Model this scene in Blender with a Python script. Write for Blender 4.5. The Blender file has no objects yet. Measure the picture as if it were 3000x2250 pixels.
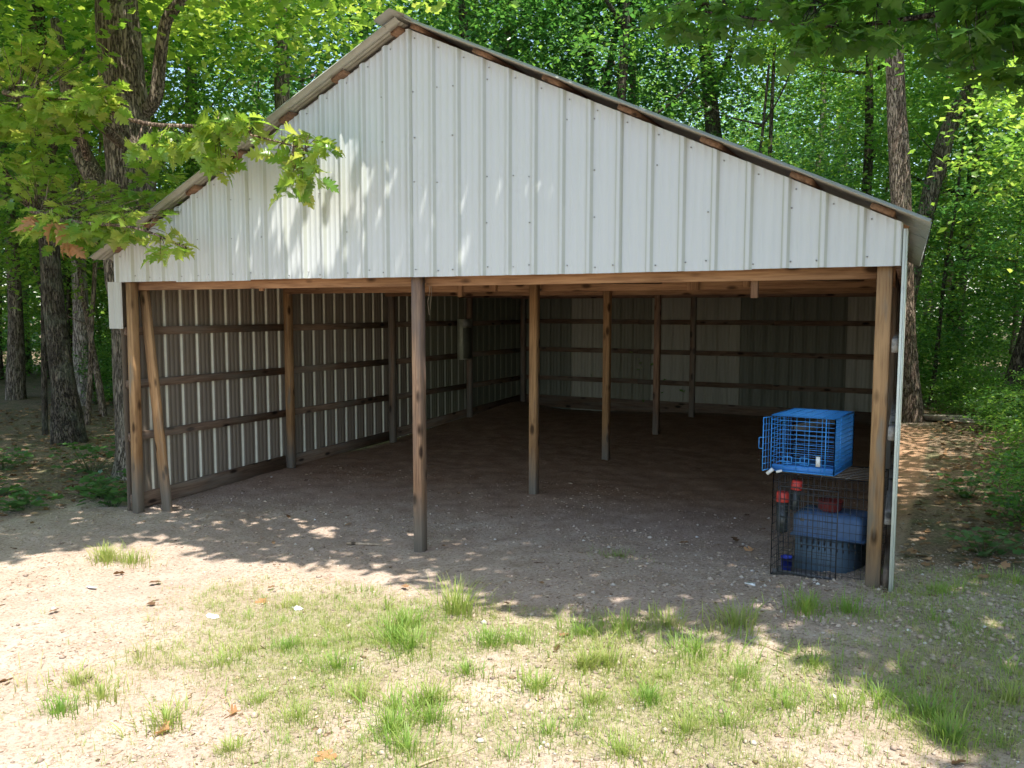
import bpy, math, random
import numpy as np
from mathutils import Matrix, Vector, Euler

random.seed(7)
rng = np.random.default_rng(7)
SC = bpy.context.scene
COL = SC.collection
R = math.radians

# ------------------------------------------------------------------ camera, sky, sun, exposure
cam_d = bpy.data.cameras.new("camera")
cam = bpy.data.objects.new("camera", cam_d); COL.objects.link(cam)
cam_d.sensor_width = 36.0; cam_d.lens = 29.545; cam_d.clip_start = 0.05; cam_d.clip_end = 600
CX, CY, CZ = 8.001, -6.0399, 2.3092
cam.matrix_world = (Matrix.Translation((CX, CY, CZ)) @ Matrix.Rotation(0.4867, 4, 'Z')
                    @ Matrix.Rotation(R(90) - 0.0868, 4, 'X') @ Matrix.Rotation(0.0019, 4, 'Z'))
SC.camera = cam

SUN = Vector((0.30, -0.24, 1.0)).normalized()          # direction towards the sun
elev = math.asin(SUN.z); azim = math.atan2(SUN.x, SUN.y)
world = bpy.data.worlds.new("World"); SC.world = world; world.use_nodes = True
wn = world.node_tree.nodes; wl = world.node_tree.links
sky = wn.new('ShaderNodeTexSky'); sky.sky_type = 'NISHITA'; sky.sun_disc = False
sky.sun_elevation = elev; sky.sun_rotation = azim
sky.air_density = 1.0; sky.dust_density = 1.2; sky.ozone_density = 1.0
wn['Background'].inputs['Strength'].default_value = 0.15
wl.new(sky.outputs[0], wn['Background'].inputs[0])
sun_d = bpy.data.lights.new("sun", 'SUN'); sun_d.energy = 3.4; sun_d.angle = R(0.53); sun_d.color = (1.0, 0.955, 0.87)
sun = bpy.data.objects.new("sun", sun_d); COL.objects.link(sun)
sun.rotation_euler = SUN.to_track_quat('Z', 'Y').to_euler()
sun.location = (20, -15, 60)
SC.view_settings.view_transform = 'Standard'; SC.view_settings.look = 'None'
SC.view_settings.gamma = 1.0; SC.view_settings.use_curve_mapping = False
SC.view_settings.exposure = 1.4
SC.cycles.max_bounces = 8; SC.cycles.diffuse_bounces = 5; SC.cycles.glossy_bounces = 3
SC.cycles.transmission_bounces = 5; SC.cycles.transparent_max_bounces = 8
SC.cycles.use_denoising = True
SC.cycles.sample_clamp_indirect = 6.0

# ------------------------------------------------------------------ helpers
WM = {}
def setprops(o, label=None, cat=None, group=None, kind=None):
    if label: o['label'] = label
    if cat: o['category'] = cat
    if group: o['group'] = group
    if kind: o['kind'] = kind
    return o
def empty(name, loc, label=None, cat=None, group=None, kind=None):
    o = bpy.data.objects.new(name, None); COL.objects.link(o); o.location = loc
    o.empty_display_size = 0.2
    WM[o.name] = Matrix.Translation(loc)
    return setprops(o, label, cat, group, kind)
def link(name, data, parent=None, mw=None):
    o = bpy.data.objects.new(name, data); COL.objects.link(o)
    m = mw if mw is not None else Matrix.Identity(4)
    WM[o.name] = m
    if parent is not None:
        o.parent = parent
        o.matrix_parent_inverse = WM[parent.name].inverted()
    o.matrix_basis = m
    return o
def mesh_np(name, verts, faces, mat=None, tint=None, smooth=False, mats=None, midx=None):
    """faces: (N,k) array or list of such arrays / lists"""
    me = bpy.data.meshes.new(name)
    verts = np.asarray(verts, np.float32)
    if isinstance(faces, np.ndarray): faces = [faces]
    loops = []; starts = []; totals = []; pos = 0
    arrs = [f for f in faces if len(f)]
    for f in arrs:
        f = np.asarray(f, np.int32); n, k = f.shape
        loops.append(f.ravel()); starts.append(pos + np.arange(n) * k); totals.append(np.full(n, k)); pos += n * k
    loops = np.concatenate(loops); starts = np.concatenate(starts); totals = np.concatenate(totals)
    me.vertices.add(len(verts)); me.vertices.foreach_set('co', verts.ravel())
    me.loops.add(len(loops)); me.loops.foreach_set('vertex_index', loops.astype(np.int32))
    me.polygons.add(len(starts)); me.polygons.foreach_set('loop_start', starts.astype(np.int32))
    me.polygons.foreach_set('loop_total', totals.astype(np.int32))
    if smooth: me.polygons.foreach_set('use_smooth', np.ones(len(starts), bool))
    if midx is not None: me.polygons.foreach_set('material_index', np.asarray(midx, np.int32))
    me.update(calc_edges=True)
    if tint is not None:
        a = me.attributes.new('tint', 'FLOAT', 'POINT'); a.data.foreach_set('value', np.asarray(tint, np.float32))
    if mats: 
        for m in mats: me.materials.append(m)
    elif mat: me.materials.append(mat)
    return me
class MB:
    """collects quads / prisms and builds ONE mesh"""
    def __init__(s): s.v = []; s.f = {}
    def add(s, vs, fs):
        b = len(s.v); s.v += [tuple(v) for v in vs]
        for f in fs: s.f.setdefault(len(f), []).append([i + b for i in f])
    def box(s, x0, x1, y0, y1, z0, z1, m=None):
        vs = [(x, y, z) for z in (z0, z1) for y in (y0, y1) for x in (x0, x1)]
        if m is not None: vs = [tuple(m @ Vector(v)) for v in vs]
        s.add(vs, [(0, 2, 3, 1), (4, 5, 7, 6), (0, 1, 5, 4), (2, 6, 7, 3), (0, 4, 6, 2), (1, 3, 7, 5)])
    def rod(s, p, q, r, n=5, r2=None):
        p = Vector(p); q = Vector(q); d = (q - p).normalized(); r2 = r if r2 is None else r2
        a = d.orthogonal().normalized(); b = d.cross(a)
        vs = []
        for c, rr in ((p, r), (q, r2)):
            for i in range(n):
                t = 2 * math.pi * i / n; vs.append(c + a * math.cos(t) * rr + b * math.sin(t) * rr)
        fs = [(i, (i + 1) % n, n + (i + 1) % n, n + i) for i in range(n)] + [tuple(range(n - 1, -1, -1)), tuple(range(n, 2 * n))]
        s.add(vs, fs)
    def poly(s, pts, rs, n=6):
        for i in range(len(pts) - 1): s.rod(pts[i], pts[i + 1], rs[i] if hasattr(rs, '__len__') else rs, n, rs[i + 1] if hasattr(rs, '__len__') else rs)
    def lathe(s, prof, c=(0, 0, 0), n=16, m=None):
        vs = []; 
        for r, z in prof:
            for i in range(n):
                t = 2 * math.pi * i / n; v = Vector((c[0] + r * math.cos(t), c[1] + r * math.sin(t), c[2] + z))
                vs.append(m @ v if m is not None else v)
        fs = []
        for k in range(len(prof) - 1):
            for i in range(n): fs.append((k * n + i, k * n + (i + 1) % n, (k + 1) * n + (i + 1) % n, (k + 1) * n + i))
        fs.append(tuple(range(n - 1, -1, -1))); fs.append(tuple(range((len(prof) - 1) * n, len(prof) * n)))
        s.add(vs, fs)
    def mesh(s, name, mat, smooth=False):
        me = mesh_np(name, s.v, [np.array(v, np.int32) for v in s.f.values()], mat, smooth=smooth)
        return me
    def build(s, name, mat, parent=None, smooth=False, mw=None):
        return link(name, s.mesh(name, mat, smooth), parent, mw)

def vnoise(x, y, seed=0, z=None):
    """cheap value noise, numpy"""
    x = np.asarray(x, float); y = np.asarray(y, float)
    def h(i, j):
        n = (i * 374761393 + j * 668265263 + seed * 974711) & 0x7fffffff
        n = ((n ^ (n >> 13)) * 1274126177) & 0x7fffffff
        return ((n ^ (n >> 16)) & 0xffff) / 65535.0
    xi = np.floor(x).astype(np.int64); yi = np.floor(y).astype(np.int64); fx = x - xi; fy = y - yi
    fx = fx * fx * (3 - 2 * fx); fy = fy * fy * (3 - 2 * fy)
    return (h(xi, yi) * (1 - fx) + h(xi + 1, yi) * fx) * (1 - fy) + (h(xi, yi + 1) * (1 - fx) + h(xi + 1, yi + 1) * fx) * fy
def fbm(x, y, o=4, seed=0):
    s = 0; a = 1; t = 0
    for k in range(o):
        s = s + a * vnoise(x * 2 ** k + 17.3 * k, y * 2 ** k - 9.1 * k, seed + k); t += a; a *= 0.5
    return s / t

# ------------------------------------------------------------------ ground height
_ctrl = np.array([[0.1, 0, .10], [1.9, .3, .12], [3.85, 0, .18], [3.85, 2.3, .25], [3.85, 4.5, .31], [3.85, 6.6, .37], [3.85, 8.6, .42],
                  [5.6, 0, .30], [7.55, 0, .445], [7.6, 3, .42], [7.6, 9.5, .42], [0.05, 2.45, .18], [0.05, 4.8, .21], [0.05, 9.4, .45], [0.4, 9.5, .38],
                  [0, -3, .12], [4, -3, .18], [8, -3, .30], [8, -6, .26], [11, 0, .45], [11, 6, .45], [9, 12, .40], [4, 13, .42],
                  [-3, 1, .10], [-5, 4, .20], [-8, 6, .32], [-6, -3, .08], [-3, 9, .40], [14, -4, .4], [2, -8, .12], [-12, 12, .45],[6.9,.3,.37], [9.3, 2.6, .62], [10.6, 4.2, .92], [8.15, 2.2, .47], [8.2, 6, .46], [9.6, 7, .7]])
_far = []
for a in range(0, 360, 20): _far.append([4 + 26 * math.cos(R(a)), 4 + 26 * math.sin(R(a)), .35])
_ctrl = np.vstack([_ctrl, np.array(_far)])
def _phi(d): return np.sqrt(d * d + 0.6)
_Dm = _phi(np.linalg.norm(_ctrl[:, None, :2] - _ctrl[None, :, :2], axis=2))
_W = np.linalg.solve(_Dm + np.eye(len(_ctrl)) * 1e-6, _ctrl[:, 2] - 0.3)
def H(x, y):
    x = np.asarray(x, float); y = np.asarray(y, float); shp = x.shape
    p = np.stack([x.ravel(), y.ravel()], 1)
    out = np.full(len(p), 0.3)
    for k in range(len(_ctrl)):
        d = np.hypot(p[:, 0] - _ctrl[k, 0], p[:, 1] - _ctrl[k, 1]); out += _W[k] * _phi(d)
    r = np.hypot(p[:, 0] - 4, p[:, 1] - 4)
    t = np.clip((r - 20) / 8, 0, 1)
    far = 0.35 + 0.6 * (fbm(p[:, 0] * .03, p[:, 1] * .03, 2, 5) - .5) * np.clip((r - 28) / 20, 0, 1)
    out = out * (1 - t) + far * t
    return out.reshape(shp)
def h1(x, y): return float(H(np.array([x]), np.array([y]))[0])

# ------------------------------------------------------------------ materials
def nodes_of(name):
    m = bpy.data.materials.new(name); m.use_nodes = True
    n = m.node_tree.nodes; l = m.node_tree.links
    return m, n, l, n['Principled BSDF']
def N(n, t, **kw):
    x = n.new(t)
    for k, v in kw.items():
        if k in x.inputs: x.inputs[k].default_value = v
        else: setattr(x, k, v)
    return x
def ramp(n, l, src, stops):
    r = n.new('ShaderNodeValToRGB'); e = r.color_ramp.elements
    while len(e) < len(stops): e.new(0.5)
    for k, (p, c) in enumerate(stops): e[k].position = p; e[k].color = (*c, 1) if len(c) == 3 else c
    l.new(src, r.inputs[0]); return r.outputs[0]
def mixc(n, l, f, a, b, mode='MIX'):
    m = n.new('ShaderNodeMix'); m.data_type = 'RGBA'; m.blend_type = mode
    for s, v in ((0, f), (6, a), (7, b)):
        if hasattr(v, 'default_value') or hasattr(v, 'links'): l.new(v, m.inputs[s])
        else: m.inputs[s].default_value = (*v, 1) if isinstance(v, tuple) and len(v) == 3 else v
    return m.outputs[2]
def math_(n, l, op, a, b=0.0):
    m = n.new('ShaderNodeMath'); m.operation = op
    for s, v in ((0, a), (1, b)):
        if hasattr(v, 'links'): l.new(v, m.inputs[s])
        else: m.inputs[s].default_value = v
    return m.outputs[0]
def coords(n, l, kind='Object', scale=(1, 1, 1), rnd=False):
    tc = n.new('ShaderNodeTexCoord'); mp = n.new('ShaderNodeMapping'); mp.inputs['Scale'].default_value = scale
    l.new(tc.outputs[kind], mp.inputs[0])
    if rnd:
        oi = n.new('ShaderNodeObjectInfo'); cb = n.new('ShaderNodeCombineXYZ')
        v = math_(n, l, 'MULTIPLY', oi.outputs['Random'], 37.0)
        l.new(v, cb.inputs[0]); l.new(v, cb.inputs[2]); l.new(cb.outputs[0], mp.inputs['Location'])
    return mp.outputs[0]
def noise(n, l, vec, scale, detail=4, rough=.55):
    x = N(n, 'ShaderNodeTexNoise'); x.inputs['Scale'].default_value = scale; x.inputs['Detail'].default_value = detail
    x.inputs['Roughness'].default_value = rough; l.new(vec, x.inputs['Vector']); return x.outputs['Fac']
def bump(n, l, bs, h, s=.3, d=.01):
    b = n.new('ShaderNodeBump'); b.inputs['Strength'].default_value = s; b.inputs['Distance'].default_value = d
    l.new(h, b.inputs['Height']); l.new(b.outputs[0], bs.inputs['Normal'])

def plain(name, col, rough=.6, metal=0.0, var=.12, spec=.5):
    m, n, l, bs = nodes_of(name)
    f = noise(n, l, coords(n, l, 'Object', rnd=True), 14, 4)
    lo = tuple(c * (1 - var) for c in col); hi = tuple(min(1, c * (1 + var)) for c in col)
    l.new(ramp(n, l, f, [(.3, lo), (.7, hi)]), bs.inputs['Base Color'])
    bs.inputs['Roughness'].default_value = rough; bs.inputs['Metallic'].default_value = metal
    bs.inputs['Specular IOR Level'].default_value = spec
    return m

def wood(name, light, dark, grey=None, greyamt=.0, rough=.8, foot=False):
    m, n, l, bs = nodes_of(name)
    v = coords(n, l, 'Object', (1, 1, .06), rnd=True)
    g = noise(n, l, v, 55, 6, .6)
    v2 = coords(n, l, 'Object', (1, 1, .22), rnd=True)
    g2 = noise(n, l, v2, 7, 3)
    c = ramp(n, l, g, [(.36, tuple(x * .8 for x in dark)), (.56, light)])
    c2 = ramp(n, l, g2, [(.3, tuple(x * .62 for x in dark)), (.6, light)])
    c = mixc(n, l, .45, c, c2)
    # knots
    vk = coords(n, l, 'Object', (1, 1, .42), rnd=True)
    vo = n.new('ShaderNodeTexVoronoi'); vo.inputs['Scale'].default_value = 8.0; l.new(vk, vo.inputs['Vector'])
    k = ramp(n, l, vo.outputs['Distance'], [(.13, (0, 0, 0)), (.27, (1, 1, 1))])
    c = mixc(n, l, k, tuple(x * .3 for x in dark), c)
    if grey:
        f = noise(n, l, coords(n, l, 'Object', (1, 1, .15), rnd=True), 9, 4)
        f = ramp(n, l, f, [(.45 - greyamt, (0, 0, 0)), (.65 - greyamt * .5, (1, 1, 1))])
        c = mixc(n, l, f, c, mixc(n, l, g, tuple(x * .5 for x in grey), grey))
    if foot:   # weathered, greyed foot of a post set in the ground
        geo = n.new('ShaderNodeNewGeometry'); sp = n.new('ShaderNodeSeparateXYZ'); l.new(geo.outputs['Position'], sp.inputs[0])
        z = math_(n, l, 'ADD', sp.outputs[2], math_(n, l, 'MULTIPLY', g2, .5))
        f = ramp(n, l, z, [(.55, (1, 1, 1)), (1.0, (0, 0, 0))])
        c = mixc(n, l, f, c, mixc(n, l, g, (.16, .135, .11), (.36, .32, .27)))
    l.new(c, bs.inputs['Base Color']); bs.inputs['Roughness'].default_value = rough; bs.inputs['Specular IOR Level'].default_value = .25
    bump(n, l, bs, g, .5, .004)
    return m

M = {}
M['post_grey'] = wood('weathered_post_wood', (.30, .20, .135), (.12, .075, .05), (.30, .27, .23), .06, foot=True)
M['post_tan'] = wood('tan_post_wood', (.46, .27, .13), (.26, .14, .065), (.30, .25, .19), -.12, foot=True)
M['post_red'] = wood('red_brown_post_wood', (.42, .26, .165), (.17, .10, .065), (.27, .19, .15), .0, foot=True)
M['beam'] = wood('orange_lumber', (.46, .26, .14), (.27, .135, .07))
M['girt'] = wood('dark_girt_lumber', (.25, .165, .11), (.11, .07, .048), (.28, .23, .18), .02)
M['girt_pale'] = wood('bleached_girt_lumber', (.42, .38, .34), (.22, .2, .18))
M['purlin'] = wood('rusty_purlin_wood', (.30, .18, .115), (.15, .085, .055))

def sheet(name, outer, inner, in_metal=.0, in_rough=.45, grime=.12, out_rough=.32):
    m, n, l, bs = nodes_of(name)
    geo = n.new('ShaderNodeNewGeometry')
    v = coords(n, l, 'Object', (1, 1, .05), rnd=True)
    s1 = noise(n, l, v, 16, 5, .65); s2 = noise(n, l, coords(n, l, 'Object'), 1.3, 3)
    f = math_(n, l, 'MULTIPLY', s1, s2)
    o = mixc(n, l, ramp(n, l, f, [(.12, (1, 1, 1)), (.32, (0, 0, 0))]), outer, tuple(c * (1 - grime * .2) for c in outer))
    i = mixc(n, l, ramp(n, l, s1, [(.35, (0, 0, 0)), (.65, (1, 1, 1))]), tuple(c * .85 for c in inner), inner)
    l.new(mixc(n, l, geo.outputs['Backfacing'], o, i), bs.inputs['Base Color'])
    l.new(math_(n, l, 'MULTIPLY', geo.outputs['Backfacing'], in_metal), bs.inputs['Metallic'])
    r = n.new('ShaderNodeMapRange'); l.new(geo.outputs['Backfacing'], r.inputs[0]); r.inputs[3].default_value = out_rough; r.inputs[4].default_value = in_rough
    l.new(r.outputs[0], bs.inputs['Roughness'])
    bump(n, l, bs, s1, .02, .01)
    return m
M['white_sheet'] = sheet('white_ribbed_steel', (.57, .59, .59), (.30, .29, .26), .6, .5)
M['rib_side'] = plain('shade_toned_rib_side', (.45, .47, .42), .4, 0, .03)  # shade and reflections on the gable's rib flanks, put into the colour
M['galv'] = sheet('galvanised_ribbed_steel', (.46, .46, .42), (.33, .275, .215), .2, .45, .15)
M['rib_reflection'] = plain('cream_reflection_rib', (.86, .83, .68), .45, 0, .05)  # bright reflection of the yard on left wall rib flanks, painted as colour
M['pale_in'] = sheet('pale_back_steel', (.6, .6, .56), (.40, .39, .31), .0, .45)
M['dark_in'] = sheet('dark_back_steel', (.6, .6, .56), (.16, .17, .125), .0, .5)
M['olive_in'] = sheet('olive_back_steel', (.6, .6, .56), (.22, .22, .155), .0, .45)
M['trim'] = plain('cream_trim_paint', (.72, .74, .66), .4, 0, .06)
M['roof_m'] = sheet('dull_roof_steel', (.42, .42, .40), (.55, .54, .49), .1, .42, .2, .4)
M['screw'] = plain('grey_screw_metal', (.34, .34, .34), .4, .8)
M['blue_wire'] = plain('blue_painted_wire', (.05, .30, .75), .35, 0, .08)
M['black_wire'] = plain('black_wire_paint', (.03, .03, .032), .45)
M['steel_wire'] = plain('worn_bare_wire', (.32, .28, .24), .5, .4)
M['blue_tray'] = plain('blue_tray_plastic', (.05, .22, .6), .45)
M['carrier'] = plain('slate_blue_plastic', (.07, .135, .26), .5)
M['carrier_low'] = plain('faded_teal_plastic', (.07, .115, .16), .5)
M['red'] = plain('red_plastic', (.62, .05, .035), .4)
M['darkred'] = plain('dark_red_plastic', (.22, .03, .02), .5)
M['jar'] = plain('smoky_plastic', (.035, .04, .038), .25)
M['cobalt'] = plain('cobalt_plastic', (.035, .06, .50), .4)
M['white_pl'] = plain('white_plastic', (.75, .75, .74), .45, 0, .05)
M['box_m'] = plain('olive_grey_cabinet_paint', (.48, .49, .38), .4, .1)
M['box_l'] = plain('pale_cabinet_panel', (.42, .42, .38), .4, .1)
M['paper'] = plain('white_paper', (.85, .84, .80), .8)
M['old_board'] = wood('weathered_grey_plank', (.50, .43, .36), (.28, .22, .18))
M['stick'] = wood('dry_stick_bark', (.50, .38, .27), (.28, .2, .13))

def leafmat(name, cols, tcols, rough=.42, tr=.45, spec=.45):
    m, n, l, bs = nodes_of(name)
    at = n.new('ShaderNodeAttribute'); at.attribute_name = 'tint'
    oi = n.new('ShaderNodeObjectInfo')
    t = math_(n, l, 'ADD', math_(n, l, 'MULTIPLY', at.outputs['Fac'], .75), math_(n, l, 'MULTIPLY', oi.outputs['Random'], .25))
    k = len(cols) - 1
    c = ramp(n, l, t, [(i / k, cc) for i, cc in enumerate(cols)])
    c2 = ramp(n, l, t, [(i / k, cc) for i, cc in enumerate(tcols)])
    l.new(c, bs.inputs['Base Color']); bs.inputs['Roughness'].default_value = rough; bs.inputs['Specular IOR Level'].default_value = spec
    tl = n.new('ShaderNodeBsdfTranslucent'); l.new(c2, tl.inputs[0])
    mx = n.new('ShaderNodeMixShader'); mx.inputs[0].default_value = tr
    l.new(bs.outputs[0], mx.inputs[1]); l.new(tl.outputs[0], mx.inputs[2])
    l.new(mx.outputs[0], n['Material Output'].inputs[0])
    return m
M['leaf'] = leafmat('woodland_leaf', [(.025, .085, .028), (.05, .14, .035), (.09, .20, .045), (.15, .26, .055)],
                    [(.07, .25, .045), (.18, .44, .06), (.42, .70, .09), (.70, .88, .17)], rough=.31, spec=.65, tr=.47)
M['leaf_y'] = leafmat('yellow_green_leaf', [(.06, .15, .025), (.10, .20, .035), (.15, .25, .045), (.20, .28, .06)],
                    [(.16, .40, .045), (.34, .60, .065), (.58, .78, .10), (.80, .90, .19)], rough=.35, spec=.55, tr=.5)
M['leaf_d'] = leafmat('deep_green_leaf', [(.018, .07, .028), (.035, .11, .04), (.06, .15, .05), (.10, .20, .06)],
                    [(.05, .20, .04), (.12, .34, .06), (.22, .48, .08), (.36, .60, .1)], rough=.3, spec=.6)
M['oakleaf'] = leafmat('oak_leaf', [(.07, .17, .035), (.12, .25, .045), (.19, .32, .06), (.27, .33, .08)],
                       [(.24, .46, .04), (.45, .68, .07), (.65, .80, .11), (.78, .74, .15)], rough=.28, tr=.48, spec=.6)
M['mapleleaf'] = leafmat('maple_leaf', [(.04, .11, .022), (.06, .15, .025), (.10, .20, .035)],
                         [(.12, .32, .03), (.2, .44, .04), (.34, .56, .06)], tr=.42)
M['deadleaf'] = leafmat('withered_leaf', [(.40, .20, .09), (.50, .28, .14)], [(.6, .3, .1), (.6, .35, .15)], rough=.7, tr=.3, spec=.2)
M['grass'] = leafmat('grass_blade', [(.12, .25, .045), (.20, .32, .07), (.31, .36, .10), (.48, .43, .22)],
                     [(.25, .48, .06), (.40, .60, .09), (.55, .62, .14), (.6, .52, .28)], rough=.5, tr=.4, spec=.3)
M['weed'] = leafmat('broad_weed_leaf', [(.05, .12, .03), (.08, .17, .05)], [(.15, .3, .05), (.2, .36, .08)], tr=.3)
M['litter'] = leafmat('fallen_leaf', [(.09, .05, .03), (.20, .11, .055), (.33, .19, .10), (.45, .30, .18)],
                      [(.1, .05, .02), (.25, .13, .05), (.35, .2, .1), (.4, .28, .15)], rough=.75, tr=.15, spec=.2)

def bark(name, dark, light, sc=1.0, lichen=0.0):
    m, n, l, bs = nodes_of(name)
    v = coords(n, l, 'Object', (1, 1, .16), rnd=True)
    w = noise(n, l, v, 9 * sc, 5, .6)
    f1 = noise(n, l, coords(n, l, 'Object', (1, 1, .13), rnd=True), 30 * sc, 4, .6); f2 = noise(n, l, coords(n, l, 'Object', (1, 1, .6), rnd=True), 40 * sc, 4, .6)
    rd = math_(n, l, 'ABSOLUTE', math_(n, l, 'SUBTRACT', f1, .5))
    rd = math_(n, l, 'ADD', rd, math_(n, l, 'MULTIPLY', math_(n, l, 'SUBTRACT', f2, .5), .18))
    e = ramp(n, l, rd, [(.0, (0, 0, 0)), (.07, (1, 1, 1))])
    c = mixc(n, l, e, tuple(x * .45 for x in dark), ramp(n, l, w, [(.3, dark), (.68, light)]))
    if lichen:
        f = ramp(n, l, noise(n, l, coords(n, l, 'Object', rnd=True), 3.2, 4), [(.5, (0, 0, 0)), (.66, (lichen,) * 3)])
        c = mixc(n, l, f, c, (.25, .27, .2))
    l.new(c, bs.inputs['Base Color']); bs.inputs['Roughness'].default_value = .95; bs.inputs['Specular IOR Level'].default_value = .15
    bump(n, l, bs, e, 1.0, .03)
    return m
M['bark_oak'] = bark('furrowed_oak_bark', (.15, .115, .085), (.36, .29, .235), 1.0, .2)
M['bark_dark'] = bark('dark_tree_bark', (.07, .055, .042), (.19, .15, .12), 1.4, .3)
M['bark_pale'] = bark('pale_pink_bark', (.35, .28, .25), (.60, .52, .47), 1.2)
M['bark_brown'] = bark('brown_tree_bark', (.20, .135, .10), (.46, .35, .28), 1.3)

def groundmat():
    m, n, l, bs = nodes_of('dirt_ground')
    P = n.new('ShaderNodeTexCoord').outputs['Object']
    def A(nm):
        a = n.new('ShaderNodeAttribute'); a.attribute_name = nm; return a.outputs['Fac']
    big = noise(n, l, P, .55, 4); mid = noise(n, l, P, 3.5, 5, .6); fine = noise(n, l, P, 38, 6, .7); grit = noise(n, l, P, 160, 3, .7)
    base = ramp(n, l, mid, [(.32, (.38, .285, .215)), (.5, (.48, .375, .30)), (.68, (.57, .47, .385))])
    pink = ramp(n, l, big, [(.4, (0, 0, 0)), (.6, (.6, .6, .6))])
    base = mixc(n, l, pink, base, (.44, .34, .285))
    base = mixc(n, l, ramp(n, l, fine, [(.38, (.85, .85, .85)), (.5, (0, 0, 0))]), base, (.24, .17, .12))
    base = mixc(n, l, ramp(n, l, grit, [(.6, (0, 0, 0)), (.72, (.55, .55, .55))]), base, (.66, .57, .47))
    vo = n.new('ShaderNodeTexVoronoi'); vo.inputs['Scale'].default_value = 60; l.new(P, vo.inputs['Vector'])
    chip = ramp(n, l, vo.outputs['Distance'], [(.1, (.5, .5, .5)), (.32, (0, 0, 0))])
    base = mixc(n, l, chip, base, (.62, .52, .40))
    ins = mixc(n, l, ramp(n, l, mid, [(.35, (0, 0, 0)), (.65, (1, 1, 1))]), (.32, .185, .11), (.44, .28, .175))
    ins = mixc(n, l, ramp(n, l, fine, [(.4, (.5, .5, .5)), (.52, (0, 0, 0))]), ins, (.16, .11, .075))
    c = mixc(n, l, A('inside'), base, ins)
    grn = mixc(n, l, ramp(n, l, fine, [(.4, (0, 0, 0)), (.6, (1, 1, 1))]), (.10, .12, .045), (.24, .24, .10))
    c = mixc(n, l, math_(n, l, 'MULTIPLY', A('grass'), .55), c, grn)
    fo = mixc(n, l, ramp(n, l, fine, [(.38, (0, 0, 0)), (.6, (1, 1, 1))]), (.11, .08, .058), (.30, .215, .145))
    fo = mixc(n, l, ramp(n, l, mid, [(.5, (0, 0, 0)), (.62, (.5, .5, .5))]), fo, (.09, .12, .05))
    c = mixc(n, l, A('forest'), c, fo)
    l.new(c, bs.inputs['Base Color']); bs.inputs['Roughness'].default_value = .95; bs.inputs['Specular IOR Level'].default_value = .12
    hh = math_(n, l, 'ADD', math_(n, l, 'MULTIPLY', fine, .7), math_(n, l, 'MULTIPLY', grit, .4))
    bump(n, l, bs, hh, .8, .02)
    return m
M['ground'] = groundmat()

def stonemat():
    m, n, l, bs = nodes_of('gravel_stone')
    at = n.new('ShaderNodeAttribute'); at.attribute_name = 'tint'
    l.new(ramp(n, l, at.outputs['Fac'], [(0, (.20, .15, .12)), (.4, (.38, .28, .21)), (.8, (.48, .38, .30)), (.97, (.52, .45, .38)), (1, (.66, .63, .58))]), bs.inputs['Base Color'])
    bs.inputs['Roughness'].default_value = .85; return m
M['stone'] = stonemat()
def chipmat():
    m, n, l, bs = nodes_of('wood_chip')
    at = n.new('ShaderNodeAttribute'); at.attribute_name = 'tint'
    l.new(ramp(n, l, at.outputs['Fac'], [(0, (.12, .075, .045)), (.35, (.30, .20, .13)), (.7, (.52, .38, .25)), (1, (.68, .56, .42))]), bs.inputs['Base Color'])
    bs.inputs['Roughness'].default_value = .9; bs.inputs['Specular IOR Level'].default_value = .15; return m
M['chip'] = chipmat()

# ------------------------------------------------------------------ ground
def masks(x, y):
    n1 = fbm(x * .6, y * .6, 3, 11) - .5
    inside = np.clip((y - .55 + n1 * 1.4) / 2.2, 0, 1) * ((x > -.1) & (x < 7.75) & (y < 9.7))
    left = np.clip((-x - .1 + n1 * 2.5 + np.clip(y, -3, 3) * .75 - .1) / .9, 0, 1)
    back = np.clip((y - 9.6) / .4, 0, 1)
    right = np.clip((x - 7.6) / .1, 0, 1) * np.clip((y - .25 + n1 * 1.0) / .5, 0, 1)
    far = np.clip((np.hypot(x - 5, y + 2) - 13) / 4, 0, 1)
    forest = np.clip(np.maximum.reduce([left, back * np.ones_like(x), right, far]), 0, 1) * (1 - ((x > -.02) & (x < 7.7) & (y > 0) & (y < 9.6)))
    g = fbm(x * .9 + 3, y * .9, 3, 21)
    dens = np.clip((g - .36) * 4, .12, 1) * np.clip((x - 2.6 - (-y - 2) * .7) / 2.2, 0.03, 1)
    dens = dens * np.clip((-y - .9) / .8, 0, 1)
    right_g = np.clip((x - 7.3) / .8, 0, 1) * np.clip((g - .38) * 3.5, 0, 1) * (y > -2.5) * (y < .6) * .8
    grass = np.clip(np.maximum(dens, right_g), 0, 1) * (1 - forest)
    return inside, forest, grass
def axis(lo, hi, fine, far):
    a = list(np.arange(lo, hi + 1e-6, fine)); s = fine
    b = hi
    while b < far: s *= 1.25; b += s; a.append(b)
    s = fine; b = lo
    while b > -far: s *= 1.25; b -= s; a.insert(0, b)
    return np.array(a)
gx = axis(-3.5, 10.5, .055, 160); gy = axis(-5, 6, .055, 160)
GX, GY = np.meshgrid(gx, gy)
micro = (fbm(GX * 2.2, GY * 2.2, 3, 31) - .5) * .035 + (fbm(GX * 9, GY * 9, 3, 41) - .5) * .030
GZ = H(GX, GY) + micro
nx, ny = len(gx), len(gy)
idx = np.arange(nx * ny).reshape(ny, nx)
gf = np.stack([idx[:-1, :-1], idx[:-1, 1:], idx[1:, 1:], idx[1:, :-1]], -1).reshape(-1, 4)
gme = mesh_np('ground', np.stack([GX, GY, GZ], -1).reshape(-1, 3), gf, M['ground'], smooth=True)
ins, fo, gr = masks(GX.ravel(), GY.ravel())
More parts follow.
